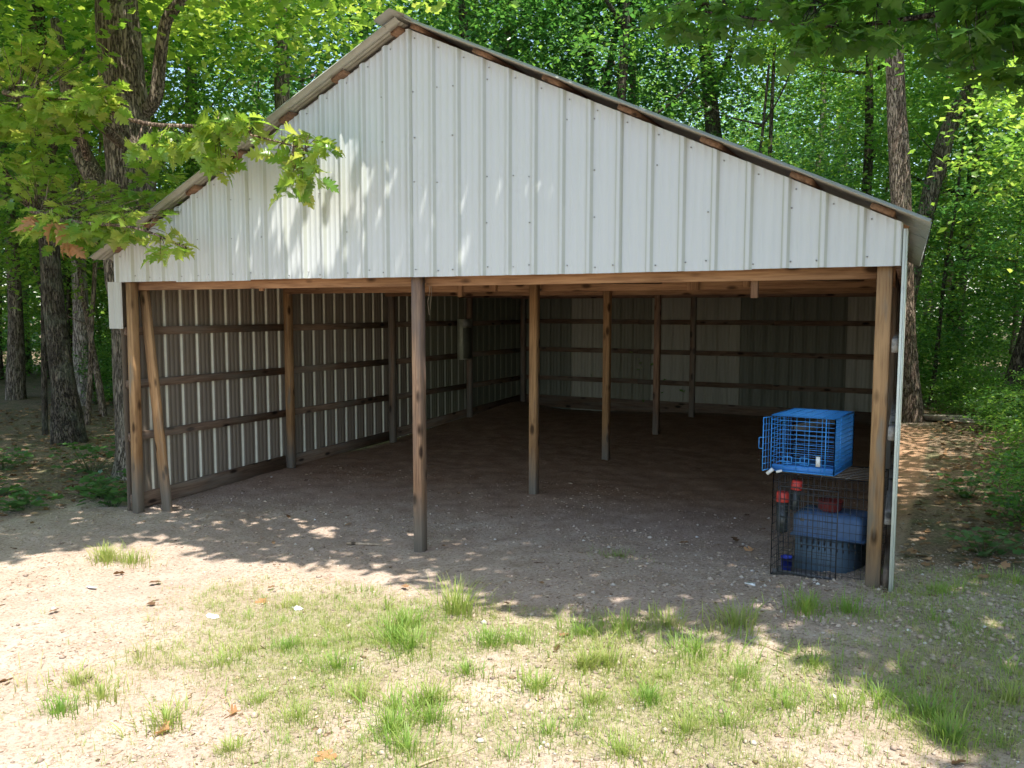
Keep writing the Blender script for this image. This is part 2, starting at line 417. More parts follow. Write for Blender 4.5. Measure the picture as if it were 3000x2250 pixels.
for nm, a in (('inside', ins), ('forest', fo), ('grass', gr)):
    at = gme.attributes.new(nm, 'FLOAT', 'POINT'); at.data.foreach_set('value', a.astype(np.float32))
setprops(link('ground', gme), kind='structure')
def HG(x, y): return H(x, y) + (fbm(np.asarray(x) * 2.2, np.asarray(y) * 2.2, 3, 31) - .5) * .035 + (fbm(np.asarray(x) * 9, np.asarray(y) * 9, 3, 41) - .5) * .030
def hg1(x, y): return float(HG(np.array([float(x)]), np.array([float(y)]))[0])

# ------------------------------------------------------------------ shed
PKX, PKZ, SL = 3.832, 4.664, .4646
def ftop(x): return PKZ - SL * abs(x - PKX)
shed = empty('pole_shed', (PKX, 4.7, .2), 'open fronted pole shed with white ribbed metal gable and dirt floor', 'shed')

def beam(name, p0, p1, w, t, mat, up=(0, 0, 1), bev=.003):
    """lumber from p0 to p1 (centre line); w along 'up', t across"""
    p0 = Vector(p0); p1 = Vector(p1); d = p1 - p0; L = d.length; z = d.normalized()
    u = Vector(up); x = (u - z * u.dot(z))
    x = x.normalized() if x.length > 1e-4 else z.orthogonal().normalized()
    y = z.cross(x)
    mw = Matrix.Identity(4)
    for i in range(3): mw[i][0] = x[i]; mw[i][1] = y[i]; mw[i][2] = z[i]; mw[i][3] = p0[i]
    mb = MB(); a = w / 2; b = t / 2; c = min(bev * 1.6, a * .3, b * .3)
    ring = [(-a + c, -b), (a - c, -b), (a, -b + c), (a, b - c), (a - c, b), (-a + c, b), (-a, b - c), (-a, -b + c)]
    vs = [(px, py, zz) for zz in (0, L) for px, py in ring]; n8 = 8
    mb.add(vs, [(i, (i + 1) % 8, 8 + (i + 1) % 8, 8 + i) for i in range(8)] + [tuple(range(7, -1, -1)), tuple(range(8, 16))])
    return mb.build(name, M[mat] if isinstance(mat, str) else mat, shed, mw=mw)
def post(x0, x1, y0, y1, ztop, mat, lean=(0, 0), label=None):
    cx = (x0 + x1) / 2; cy = (y0 + y1) / 2; zb = h1(cx, cy) - .12
    o = beam('post', (cx, cy, zb), (cx + lean[0], cy + lean[1], ztop), y1 - y0, x1 - x0, mat, up=(0, 1, 0), bev=.004)
    if label: o['label'] = label
    return o
KR = .049          # the right wall runs slightly inwards towards the back
# front posts
post(.085, .175, .02, .11, 2.80, 'post_tan', (.03, 0))
post(3.806, 3.897, .02, .11, 3.1, 'post_red', (-.006, 0), label='weathered red brown post at the middle of the opening')
post(7.515, 7.608, .02, .11, 2.80, 'post_tan', (.0, 0))
# centre row
for y, zt, mt in ((2.30, 2.9, 'post_tan'), (4.50, 2.9, 'post_tan'), (6.64, 2.9, 'post_red'), (8.66, 2.9, 'post_grey')):
    post(3.80, 3.89, y, y + .09, zt, mt)
# left wall, right wall, back wall posts (inside the girts)
for y, mt in ((2.47, 'post_tan'), (4.80, 'post_grey'), (7.20, 'post_grey'), (9.36, 'post_grey')):
    post(.045, .135, y, y + .09, 2.80, mt)
for y in (2.5, 4.8, 7.2, 9.36): post(7.53 - KR * y, 7.62 - KR * y, y, y + .09, 2.80, 'post_grey')
# girts
for z in (2.085, 1.50, .93):
    for y0, y1 in ((.06, 2.50), (2.505, 4.84), (4.845, 7.24), (7.245, 9.45)):
        dz = random.uniform(-.012, .012)
        beam('girt', (.0222, y0, z + dz), (.0222, y1, z + dz * .3), .09, .04, 'girt')
    for y0, y1 in ((.03, 2.50), (2.505, 4.84), (4.845, 7.24), (7.245, 9.45)):
        beam('girt', (7.642 - KR * y0, y0, z), (7.642 - KR * y1, y1, z), .09, .04, 'girt_pale' if y0 < 1 else 'girt')
    for x0, x1 in ((.045, 2.55), (2.555, 5.10), (5.105, 7.15)):
        zz = {2.085: 2.10, 1.5: 1.53, .93: .945}[z]
        beam('girt', (x0, 9.475, zz), (x1, 9.475, zz + .006), .09, .04, 'girt')
# skirt boards
beam('skirt_board', (.0222, .06, .19), (.0222, 2.47, .265), .17, .036, 'girt')
beam('skirt_board', (.0222, 2.475, .26), (.0222, 4.82, .31), .15, .036, 'girt')
beam('skirt_board', (.0222, 4.825, .33), (.0222, 9.44, .50), .15, .036, 'girt')
beam('skirt_board', (.06, 9.475, .47), (7.15, 9.475, .47), .24, .036, 'girt')
beam('skirt_board', (7.642, .05, .50), (7.642 - KR * 9.4, 9.4, .50), .15, .036, 'girt')
# brace leaning at the left front corner
b = beam('corner_brace', (.435, .205, .04), (.165, .205, 2.62), .125, .045, 'post_tan', up=(1, 0, 0)); b['label'] = 'slanting brace board with dark stains'
# top plates along side and back walls
beam('top_plate', (.022, .0, 2.70), (.022, 9.45, 2.70), .19, .04, 'purlin')
beam('top_plate', (7.642, .0, 2.70), (7.642 - KR * 9.45, 9.45, 2.70), .19, .04, 'purlin')
beam('top_plate', (.05, 9.475, 2.70), (7.15, 9.475, 2.70), .19, .04, 'girt')
beam('top_plate', (.20, 9.37, 2.63), (7.1, 9.37, 2.63), .10, .04, 'purlin')
# headers: outer one behind the fascia, inner one behind the posts, in two lengths with a joint
beam('header_beam', (.06, -.0, 2.72), (7.62, -.0, 2.72), .19, .036, 'beam')
beam('header_beam', (.18, .135, 2.615), (3.80, .135, 2.615), .185, .045, 'beam')
beam('header_beam', (3.9, .135, 2.615), (7.62, .135, 2.62), .185, .045, 'beam')
# tie beams at every row
for y, a, bb, zc in ((2.425, .14, 3.80, 2.62), (2.425, 3.9, 7.6, 2.615), (4.625, .14, 7.6, 2.62), (6.78, .14, 7.6, 2.63), (8.80, .14, 7.6, 2.64),
                 (1.25, .06, 7.6, 2.72), (3.5, .06, 7.6, 2.72), (5.7, .06, 7.6, 2.72)):
    beam('tie_beam', (a, y, zc), (bb - (KR * y if bb > 7 else 0), y, zc + random.uniform(-.01, .01)), .185 if zc < 2.7 else .14, .042, 'beam' if y < 5 else 'purlin')
# flat lumber laid across the ties, diagonal braces and short hangers
for p, q, w, mt in (((2.6, .17, 2.585), (5.3, 2.3, 2.60), .11, 'purlin'), ((.9, .3, 2.60), (2.6, .16, 2.62), .10, 'beam'),
                    ((5.1, .2, 2.61), (7.2, 2.3, 2.60), .09, 'purlin'), ((4.0, .4, 2.655), (5.9, .25, 2.655), .09, 'beam'),
                    ((1.2, 2.3, 2.60), (3.7, 4.5, 2.585), .09, 'girt'), ((4.3, 2.5, 2.59), (6.9, 4.5, 2.60), .1, 'girt'),
                    ((4.1, 4.8, 2.6), (5.6, 6.7, 2.6), .1, 'purlin'), ((2.2, .3, 2.70), (3.4, 1.2, 2.64), .1, 'beam'), ((6.0, 2.6, 2.68), (7.4, 4.4, 2.65), .1, 'purlin')):
    beam('ceiling_brace', p, q, .03, w, mt, up=(0, 0, 1))
for x, y, z0, z1, w, mt in ((2.86, 2.385, 2.47, 2.9, .06, 'beam'), (6.69, .19, 2.405, 2.95, .05, 'purlin'), (1.93, .165, 2.50, 2.8, .05, 'beam'),
                            (5.15, .17, 2.58, 2.9, .09, 'beam'), (5.62, 2.37, 2.52, 2.9, .12, 'beam'), (6.15, 2.37, 2.55, 2.95, .06, 'beam'), (3.3, 2.385, 2.53, 2.8, .09, 'beam')):
    beam('hanger_block', (x, y, z0), (x, y, z1), .038, w, mt, up=(0, 1, 0))
# trusses: rafters and webs
for y in (.09, 2.39, 4.58, 6.73, 8.75):
    for s in (-1, 1):
        e = PKX + s * 3.84 - (KR * y if s > 0 else 0)
        beam('rafter', (e, y - .025, ftop(e) - .08), (PKX + s * .02, y - .025, PKZ - .08), .13, .038, 'beam' if y < 3 else 'purlin')
        beam('truss_web', (PKX + s * 1.9, y + .015, 2.70), (PKX + s * .1, y + .015, PKZ - .2), .09, .036, 'purlin')
        beam('truss_web', (PKX + s * 1.9, y + .015, 2.70), (PKX + s * 2.0, y + .015, ftop(PKX + 2.0) - .15), .09, .036, 'purlin')
# purlins running along the roof, their ends poking out under the sheets
dxp = .62; k = 0
px = .09
pur = []
while px < 3.80: pur.append(px); px += dxp
pur.append(3.70)
for s in (-1, 1):
    for pp in pur:
        x = PKX + s * pp
        ang = math.atan(SL)
        nrm = Vector((s * math.sin(ang), 0, math.cos(ang)))
        c = Vector((x, 0, ftop(x))) + nrm * .023
        o = beam('purlin', (c.x, -.075, c.z), (c.x - (KR * 9.6 * pp / 3.84 if s > 0 else 0), 9.6, c.z + (KR * 9.6 * pp / 3.84 * SL if s > 0 else 0)), .036, .155 if pp > .3 else .10, 'purlin', up=tuple(nrm))

# ribbed siding
def siding(ribs, wall, bottom, top, outward, mat, name='siding_panel', flank=None, rib_h=.02, per=4, minor=True, offset=0.0, start=None, end=None, parity_step=.0022):
    """wall(s, o, z) -> xyz ; ribs: centres along the wall"""
    res = []; k = 0; i = 0
    while i < len(ribs) - 1:
        j = min(i + per, len(ribs) - 1)
        if len(ribs) - 1 - j < 2 : j = len(ribs) - 1
        par = parity_step * (k % 2) + offset
        pts = []
        for q in range(i, j + 1):
            r = ribs[q]
            if q == i and start is not None and i == 0: pts.append((start, 0))
            pts += [(r - .029, 0), (r - .014, rib_h), (r + .014, rib_h), (r + .029, 0)]
            if q < j and minor:
                n2 = ribs[q + 1]; w = n2 - r
                for t in (.36, .64):
                    c = r + w * t; pts += [(c - .012, 0), (c - .004, .0045), (c + .004, .0045), (c + .012, 0)]
        if j == len(ribs) - 1 and end is not None: pts.append((end, 0))
        if start is not None and i == 0: pts = [p for p in pts if p[0] >= start - 1e-6]
        if end is not None and j == len(ribs) - 1: pts = [p for p in pts if p[0] <= end + 1e-6]
        v = []
        jog = random.uniform(-.006, .006)
        for s, o in pts:
            v.append(wall(s, o + par, bottom(s) + jog)); v.append(wall(s, o + par, top(s)))
        n = len(pts); fs = []
        for a in range(n - 1):
            f = (2 * a, 2 * a + 2, 2 * a + 3, 2 * a + 1)
            fs.append(f if outward > 0 else f[::-1])
        mm = mat(k) if callable(mat) else mat
        if flank and mm in flank:
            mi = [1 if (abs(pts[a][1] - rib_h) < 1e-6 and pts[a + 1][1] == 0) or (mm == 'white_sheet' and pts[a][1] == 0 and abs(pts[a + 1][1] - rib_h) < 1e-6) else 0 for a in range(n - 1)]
            me = mesh_np(name, v, np.array(fs), mats=[M[mm], M[flank[mm]]], midx=mi)
        else: me = mesh_np(name, v, np.array(fs), M[mm])
        res.append(link(name, me, shed)); k += 1; i = j
    return res
front_ribs = [0.047, 0.291, 0.518, 0.755, 0.992, 1.227, 1.461, 1.703, 1.942, 2.174, 2.416, 2.653, 2.888, 3.112, 3.346, 3.587, 3.832, 4.066, 4.31,
              4.546, 4.784, 5.013, 5.252, 5.482, 5.72, 5.962, 6.203, 6.441, 6.682, 6.934, 7.177, 7.415, 7.64]
siding(front_ribs, lambda s, o, z: (s, -.022 - o, z), lambda s: 2.60, lambda s: ftop(s) - .006, 1, 'white_sheet', start=.022, end=7.664, rib_h=.028, flank={'white_sheet': 'rib_side'})
M['white_sheet']
side_ribs = [.13 + .2286 * k for k in range(0, 42) if .13 + .2286 * k < 9.5]
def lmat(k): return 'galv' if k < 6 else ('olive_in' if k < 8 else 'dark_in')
siding(side_ribs, lambda s, o, z: (-.0 - o, s, z), lambda s: h1(0, s) - .03 + (.05 if 3.5 < s < 6 else 0), lambda s: 2.86, -1, lmat, rib_h=.021, start=.03, end=9.5, flank={'galv': 'rib_reflection', 'olive_in': 'pale_in', 'dark_in': 'olive_in'})  # lighter flank colours stand in for daylight reflected by ribs facing the opening
siding(side_ribs, lambda s, o, z: (7.665 - KR * s + o, s, z), lambda s: h1(7.66, s) + .02, lambda s: 2.86, 1, 'pale_in', start=.0, end=9.5)
# back wall: mixed second-hand sheets
bx = [0.02, .41, .64, .87, 1.10, 1.33, 1.56, 1.80, 1.93, 2.16, 2.40, 2.64, 2.78, 2.98, 3.20, 3.42, 3.62, 3.84, 4.05, 4.26, 4.464, 4.70, 4.93, 5.16, 5.39, 5.62, 5.84, 6.06, 6.288, 6.5, 6.74, 6.98, 7.17]
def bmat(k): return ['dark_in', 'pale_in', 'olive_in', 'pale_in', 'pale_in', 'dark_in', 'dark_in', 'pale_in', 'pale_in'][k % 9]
siding(bx, lambda s, o, z: (s, 9.5 + o, z), lambda s: h1(s, 9.5) - .08, lambda s: max(2.8, ftop(s) - .01), -1, bmat, rib_h=.022)
# short loose sheet at the left front corner
siding([-.10, .09], lambda s, o, z: (s, -.004 - o, z), lambda s: 2.115, lambda s: 2.61, 1, 'galv', name='corner_sheet', start=-.133, end=.085)
# corner trims
t = MB(); t.box(7.667, 7.682, -.045, -.012, .40, 2.84); t.box(7.684, 7.690, -.04, .09, .40, 2.84); t.build('corner_trim', M['trim'], shed)
# fascia screws
sb = MB()
def screw(x, z):
    sb.rod((x, -.018, z), (x, -.031, z), .0055, 6); sb.rod((x, -.018, z), (x, -.034, z), .004, 6)
for i in range(len(front_ribs) - 1):
    for z in (2.655, 3.02 if i % 2 else None, 3.38, 3.75, 4.15):
        if z is None: continue
        x = front_ribs[i] + (.045 if i % 3 else -.045) + random.uniform(-.01, .01)
        zz = z + random.uniform(-.02, .02)
        if x > .06 and zz < ftop(x) - .12 and (z == 2.655 or random.random() < .75): screw(x, zz)
    x = front_ribs[i] + .06
    if ftop(x) > 2.9: screw(x, ftop(x) - .06)
o = sb.build('screws', M['screw'], shed); o['kind'] = 'stuff'
# roof sheets (ribs run down the slope), each sheet its own part
ang = math.atan(SL)
def roof(side):
    nrm = Vector((side * math.sin(ang), 0, math.cos(ang))); dn = Vector((side * math.cos(ang), 0, -math.sin(ang)))
    L = (3.84 + (.13 if side > 0 else .16)) / math.cos(ang)
    base = Vector((PKX, 0, PKZ)) + nrm * .046
    ys = [-.165 + .2286 * k for k in range(44)]
    k = 0; i = 0
    while i < len(ys) - 1:
        j = min(i + 4, len(ys) - 1); par = .002 * (k % 2); pts = []
        for q in range(i, j + 1):
            r = ys[q]; pts += [(r - .033, 0), (r - .013, .02), (r + .013, .02), (r + .033, 0)]
            if q < j: pts += [(r + .08, 0), (r + .088, .004), (r + .097, .004), (r + .105, 0), (r + .13, 0), (r + .138, .004), (r + .146, .004), (r + .154, 0)]
        v = []
        for s, o in pts:
            for tt in (.01, L - (KR * max(s, 0) if side > 0 else 0)):
                p = base + nrm * (o + par) + dn * tt; v.append((p.x, s, p.z))
        fs = [(2 * a, 2 * a + 1, 2 * a + 3, 2 * a + 2) for a in range(len(pts) - 1)]
        if side < 0: fs = [f[::-1] for f in fs]
        fs = np.array(fs)
        link('roof_panel', mesh_np('roof_panel', v, fs, M['roof_m']), shed); k += 1; i = j
    # folded rake flashing under the front edge
roof(1); roof(-1)
rc = MB()
for s in (-1, 1):
    nrm = Vector((s * math.sin(ang), 0, math.cos(ang))); dn = Vector((s * math.cos(ang), 0, -math.sin(ang)))
    a = Vector((PKX, 0, PKZ)) + nrm * .073; 
    a = Vector((PKX, 0, PKZ + .073 / math.cos(ang)))
    b_ = a + dn * .17; c_ = b_ - nrm * .02
    for y0, y1 in ((-.30, 9.75),):
        v = []
        for yy in (y0, y1):
            for p in (a, b_, c_): v.append((p.x, yy, p.z))
        f = [(0, 1, 4, 3), (1, 2, 5, 4)]
        if s < 0: f = [g[::-1] for g in f]
        rc.add(v, f)
rc.build('ridge_cap', M['roof_m'], shed)

# metal cabinet fixed to the left wall
cab = empty('wall_cabinet', (.05, 6.88, 1.43), 'olive grey metal cabinet fixed high on the left inner wall of the shed', 'cabinet')
m = MB(); m.box(.046, .16, 6.88, 7.19, 1.43, 2.16); m.build('body', M['box_m'], cab)
m = MB(); m.box(.1605, .172, 6.90, 7.18, 1.45, 2.0); m.build('door', plain('dark_cabinet_door', (.14, .145, .11), .5), cab)
m = MB(); m.box(.1605, .175, 6.885, 7.19, 2.02, 2.15); m.build('top_panel', M['box_l'], cab)

# grey board leaning at the back behind the crates
bd = MB(); bd.box(-.07, .07, -.01, .01, 0, .95)
lb = bd.mesh('leaning_board', M['old_board'])
o = link('leaning_board', lb, None, Matrix.Translation((5.72, 7.9, .42)) @ Euler((0, R(78), R(25))).to_matrix().to_4x4())
setprops(o, 'pale grey board propped low at the back of the shed, beside the blue crate', 'board')

# ------------------------------------------------------------------ crates
def grid_panel(mb, o, u, v, lu, lv, nu, nv, r, frame=None):
    o = Vector(o); u = Vector(u); v = Vector(v); f = frame or r * 1.8
    for i in range(nu + 1):
        p = o + u * lu * i / nu; mb.rod(p, p + v * lv, f if i in (0, nu) else r, 4)
    for j in range(nv + 1):
        p = o + v * lv * j / nv; mb.rod(p, p + u * lu, f if j in (0, nv) else r, 4)
zc = 1.150
bc = empty('blue_wire_crate', (6.83, .22, zc), 'bright blue wire pet crate standing on top of the black crate', 'pet crate')
bw, bdp, bh = .44, .52, .405
U = Vector((.998, -.05, 0)); V = Vector((.13, .99, 0)); Z = Vector((0, 0, 1)); O = Vector((6.83, .24, zc))
m = MB(); grid_panel(m, O, U, Z, bw, bh, 5, 12, .0022, .0048)
for d in (.33,): m.rod(O + U * bw * .86, O + U * bw * .86 + Z * bh, .0045, 4)
m.build('front_panel', M['blue_wire'], bc)
m = MB(); grid_panel(m, O + U * bw, V, Z, bdp, bh, 22, 12, .0024, .0048); m.build('side_panel', M['blue_wire'], bc)
m = MB(); grid_panel(m, O, V, Z, bdp, bh, 8, 12, .0022, .0048); m.build('side_panel', M['blue_wire'], bc)
m = MB(); grid_panel(m, O + V * bdp, U, Z, bw, bh, 5, 12, .0022, .0048); m.build('back_panel', M['blue_wire'], bc)
m = MB(); grid_panel(m, O + Z * bh, U, V, bw, bdp, 5, 16, .0022, .0048); m.build('top_panel', M['blue_wire'], bc)
mt = Matrix((( U.x, V.x, 0, O.x), (U.y, V.y, 0, O.y), (0, 0, 1, O.z), (0, 0, 0, 1)))
m = MB(); m.box(.006, bw - .006, .006, bdp - .006, .004, .012, mt); m.box(.006, bw - .006, .004, .008, .004, .045, mt); m.box(bw-.010, bw - .006, .006, bdp-.006, .004, .045, mt)
m.build('tray', M['blue_tray'], bc)
m = MB()  # door standing open at the left edge
D = Vector((-.16, -.2, 0)); grid_panel(m, O + V * -.004 + Z * .01, Vector((-.35, -.94, 0)), Z, .11, bh - .02, 3, 8, .002, .004)
hp = O + Vector((-.35, -.94, 0)) * .11
m.poly([hp + Z * .17, hp + Z * .17 + Vector((-.03, 0, 0)), hp + Z * .25 + Vector((-.03, 0, 0)), hp + Z * .25], .003, 4)
m.build('door', M['blue_wire'], bc)
for uu in (.09, .21):
    m = MB(); p = O + U * uu + Z * .06 + V * -.012
    m.poly([p, p + U * .06, p + U * .06 + Z * .05, p + Z * .05, p], .0032, 4); m.rod(p + U * .03 - Z * .02, p + U * .03 + Z * .075, .0032, 4)
    m.rod(p + Z * .015 - U * .03, p + Z * .015 + U * .05, .0032, 4); m.build('latch', M['blue_wire'], bc)
m = MB(); m.box(.318, .348, -.012, -.009, .055, .128, mt); m.build('tag', M['white_pl'], bc)

g0 = hg1(7.1, .5)
kc = empty('black_wire_crate', (6.86, .17, g0), 'large black wire dog crate on the ground inside the right front post', 'dog crate')
O2 = Vector((6.855, .22, g0 - .005)); W2, D2, H2 = .66, .58, zc - g0 - .012
m = MB(); grid_panel(m, O2, U, Z, W2, H2, 16, 12, .0018, .0042); m.build('front_panel', M['black_wire'], kc)
m = MB(); grid_panel(m, O2, V, Z, D2, H2, 14, 12, .0018, .0042); m.build('side_panel', M['black_wire'], kc)
m = MB(); grid_panel(m, O2 + U * W2, V, Z, D2, H2, 14, 12, .0018, .0042); m.build('side_panel', M['black_wire'], kc)
m = MB(); grid_panel(m, O2 + V * D2, U, Z, W2, H2, 16, 12, .0018, .0042); m.build('back_panel', M['black_wire'], kc)
m = MB(); grid_panel(m, O2 + Z * H2, U, V, W2, D2, 4, 9, .0026, .0042); m.build('top_panel', M['steel_wire'], kc)
m = MB(); grid_panel(m, O2 + V * -.012 + U * .055 + Z * .03, U, Z, .40, H2 - .12, 12, 14, .0022, .0055); m.build('door', M['black_wire'], kc)
mt2 = Matrix(((U.x, V.x, 0, O2.x), (U.y, V.y, 0, O2.y), (0, 0, 1, O2.z), (0, 0, 0, 1)))
m = MB(); m.box(.01, W2 - .01, .01, D2 - .01, .004, .014, mt2); m.box(.01, W2 - .01, .008, .014, .004, .04, mt2); m.build('tray', plain('grey_tray', (.12, .115, .11), .6), kc)
# blue plastic carrier inside
pc = empty('plastic_pet_carrier', (7.05, .45, g0 + .02), 'slate blue plastic pet carrier with slotted sides inside the black crate', 'pet carrier')
mt3 = Matrix(((U.x, V.x, 0, O2.x), (U.y, V.y, 0, O2.y), (0, 0, 1, O2.z + .016), (0, 0, 0, 1)))
def shell(mb, x0, x1, y0, y1, z0, z1, ins, nrib, mt, depth=.008):
    n = nrib * 4; ring0 = []; ring1 = []
    def side(t):  # perimeter
        per = 2 * ((x1 - x0) + (y1 - y0)); d = t * per
        w = x1 - x0; h = y1 - y0
        if d < w: return (x0 + d, y0, 0, -1)
        d -= w
        if d < h: return (x1, y0 + d, 1, 0)
        d -= h
        if d < w: return (x1 - d, y1, 0, 1)
        d -= w; return (x0, y1 - d, -1, 0)
    vs = []
    for zz, inn in ((z0, 0), (z1 - ins, 0), (z1, ins)):
        for k in range(n):
            a = side(k / n); bump_ = depth if (k % 4) in (1, 2) else 0
            cx, cy = (x0 + x1) / 2, (y0 + y1) / 2
            x = a[0] + a[2] * bump_; y = a[1] + a[3] * bump_
            x = cx + (x - cx) * (1 - inn / (x1 - x0) * 2); y = cy + (y - cy) * (1 - inn / (y1 - y0) * 2)
            vs.append(tuple(mt @ Vector((x, y, zz))))
    fs = [(r * n + k, r * n + (k + 1) % n, (r + 1) * n + (k + 1) % n, (r + 1) * n + k) for r in range(2) for k in range(n)]
    fs.append(tuple(range(2 * n, 3 * n)))
    mb.add(vs, fs)
m = MB(); shell(m, .10, .585, .17, .47, .27, .44, .035, 22, mt3); m.build('upper_shell', M['carrier'], pc)
m = MB(); shell(m, .115, .57, .185, .455, .0, .268, .002, 1, mt3, 0); m.build('lower_shell', M['carrier_low'], pc)
m = MB(); m.box(.085, .60, .155, .485, .255, .272, mt3); m.build('rim', M['carrier'], pc)
m = MB()
for k in range(10):
    x = .15 + k * .042; m.box(x, x + .012, .180, .184, .205, .245, mt3); m.box(x + .006, x + .016, .180, .184, .165, .19, mt3)
m.build('vent_slots', M['black_wire'], pc)
m = MB(); m.box(.15, .22, .166, .170, .37, .39, mt3); m.build('latch', M['steel_wire'], pc)
def jar(name, label, u, v, z, r, h, cap, capm, bodym, tilt=0):
    c = mt3 @ Vector((u, v, z)); e = empty(name, c, label, 'feeder jar')
    mm = Matrix.Translation(c) @ Matrix.Rotation(tilt, 4, 'Y')
    m = MB(); m.lathe([(r * .9, 0), (r, .01), (r, h - cap)], n=14, m=mm); m.build('jar', bodym, e, True)
    m = MB()
    prof = [(r * 1.12, h - cap), (r * 1.14, h - cap + .005), (r * 1.08, h - .012), (r * .9, h)]
    m.lathe(prof, n=14, m=mm); m.build('cap', capm, e, True)
jar('feeder_jar', 'smoky jar with a bright red cap, lower left inside the black crate', .035 + .02, .05, .30, .041, .30, .075, M['red'], M['jar'])
jar('feeder_jar', 'red capped jar hanging just under the crate top', .115, .12, .46, .036, .22, .07, M['red'], M['jar'], .1)
c = mt3 @ Vector((.33, .28, .442)); e = empty('red_bowl', c, 'dark red plastic bowl lying on the blue pet carrier', 'bowl')
m = MB(); m.lathe([(.055, 0), (.085, .02), (.088, .075), (.094, .08), (.09, .084), (.07, .03)], c, 18); o = m.build('bowl', M['darkred'], e, True)
c = mt3 @ Vector((.085, .09, .0)); e = empty('blue_cup', c, 'cobalt blue plastic cup at the lower left of the black crate', 'cup')
m = MB(); m.lathe([(.032, 0), (.042, .10), (.045, .105), (.043, .108), (.036, .02)], c, 16); m.build('cup', M['cobalt'], e, True)
c = O2 + Z * (H2 + .012) + U * -.02 + V * -.02
e = empty('white_clip', c, 'white plastic clips on the top left corner of the black crate', 'clip')
m = MB(); m.rod(c + Vector((-.02, 0, -.02)), c + Vector((.02, 0, .02)), .014, 8); m.build('clip', M['white_pl'], e)
m = MB(); m.rod(c + Vector((.045, 0, -.0)), c + Vector((.085, 0, .012)), .010, 8); m.build('clip', M['white_pl'], e)
# ------------------------------------------------------------------ foliage
def leaf_template(kind):
    if kind == 'kite':
        v = [(0, 0, 0), (.32, .45, .05), (0, 1, -.06), (-.32, .45, .05)]; return np.array(v, float), np.array([(0, 1, 2), (0, 2, 3)])
    if kind == 'mid':
        v = [(0, 0, 0), (.34, .28, .05), (.16, .5, .02), (.36, .72, .03), (0, 1, -.08), (-.36, .72, .03), (-.16, .5, .02), (-.34, .28, .05)]
        return np.array(v, float), np.array([(0, 1, 2), (0, 2, 4), (2, 3, 4), (0, 4, 6), (4, 5, 6), (0, 6, 7)])
    if kind == 'oak':
        ts = [(.0, .012), (.16, .012), (.20, .10), (.27, .28), (.31, .27), (.36, .10), (.44, .38), (.50, .41), (.54, .16), (.56, .12), (.64, .30), (.70, .31), (.74, .11), (.82, .18), (.86, .09), (1.0, .004)]
        shift = [0, 0, 0, .03, .07, 0, .05, .09, .03, 0, .05, .08, .02, .04, 0, 0]
    else:
        ts = [(.0, .012), (.12, .012), (.14, .16), (.13, .30), (.22, .34), (.30, .24), (.36, .46), (.44, .50), (.52, .44), (.52, .30), (.54, .18), (.66, .22), (.72, .30), (.76, .14), (.88, .10), (1.0, .0)]
        shift = [0, 0, -.02, -.05, .0, .0, .04, .12, .09, .03, 0, 0, .05, .03, 0, 0]
    v = []
    for (t, w), sh in zip(ts, shift):
        z0 = -.10 * t * t
        v += [(0, t, z0), (w, t + sh, z0 + .10 * w + .02), (-w, t + sh, z0 + .10 * w + .02)]
    f = []
    for i in range(len(ts) - 1):
        a = 3 * i; b = a + 3
        f += [(a, a + 1, b + 1, b), (a, b, b + 2, a + 2)]
    return np.array(v, float), np.array(f)
TPL = {k: leaf_template(k) for k in ('kite', 'mid', 'oak', 'maple')}
def frames(ydir, nrm):
    """orthonormal frames: leaf Y axis along ydir, Z roughly nrm"""
    y = ydir / np.linalg.norm(ydir, axis=1, keepdims=True)
    x = np.cross(y, nrm); x /= np.linalg.norm(x, axis=1, keepdims=True) + 1e-9
    z = np.cross(x, y); return np.stack([x, y, z], 2)
def leaves_mesh(name, kind, loc, F, size, mat, tint=None, extra=None):
    tv, tf = TPL[kind]; n = len(loc)
    V = np.einsum('nij,kj->nki', F, tv) * np.asarray(size).reshape(-1, 1, 1) + loc[:, None, :]
    Fc = (tf[None] + (np.arange(n) * len(tv))[:, None, None]).reshape(-1, tf.shape[1])
    V = V.reshape(-1, 3); tint = np.repeat(rng.random(n) if tint is None else tint, len(tv))
    faces = [Fc]
    if extra is not None and len(extra.v):
        pass
    return mesh_np(name, V, faces, mat, tint=tint)
def randdir(n, zlo=-.5, zhi=.4):
    a = rng.random(n) * 2 * np.pi; z = rng.uniform(zlo, zhi, n)
    return np.stack([np.cos(a), np.sin(a), z], 1)
def upn(n, tilt=.5):
    v = np.stack([rng.normal(0, tilt, n), rng.normal(0, tilt, n), np.ones(n)], 1); return v / np.linalg.norm(v, axis=1, keepdims=True)
def whorls(centers, per, size, spread, tilt=.45, droop=(-.7, .25)):
    """leaves radiating from twig ends"""
    c = np.repeat(centers, per, axis=0); n = len(c)
    d = randdir(n, *droop); loc = c + d / np.linalg.norm(d, axis=1, keepdims=True) * rng.uniform(.1, 1, (n, 1)) * spread
    return loc, frames(d, upn(n, tilt)), size * rng.uniform(.65, 1.15, n)

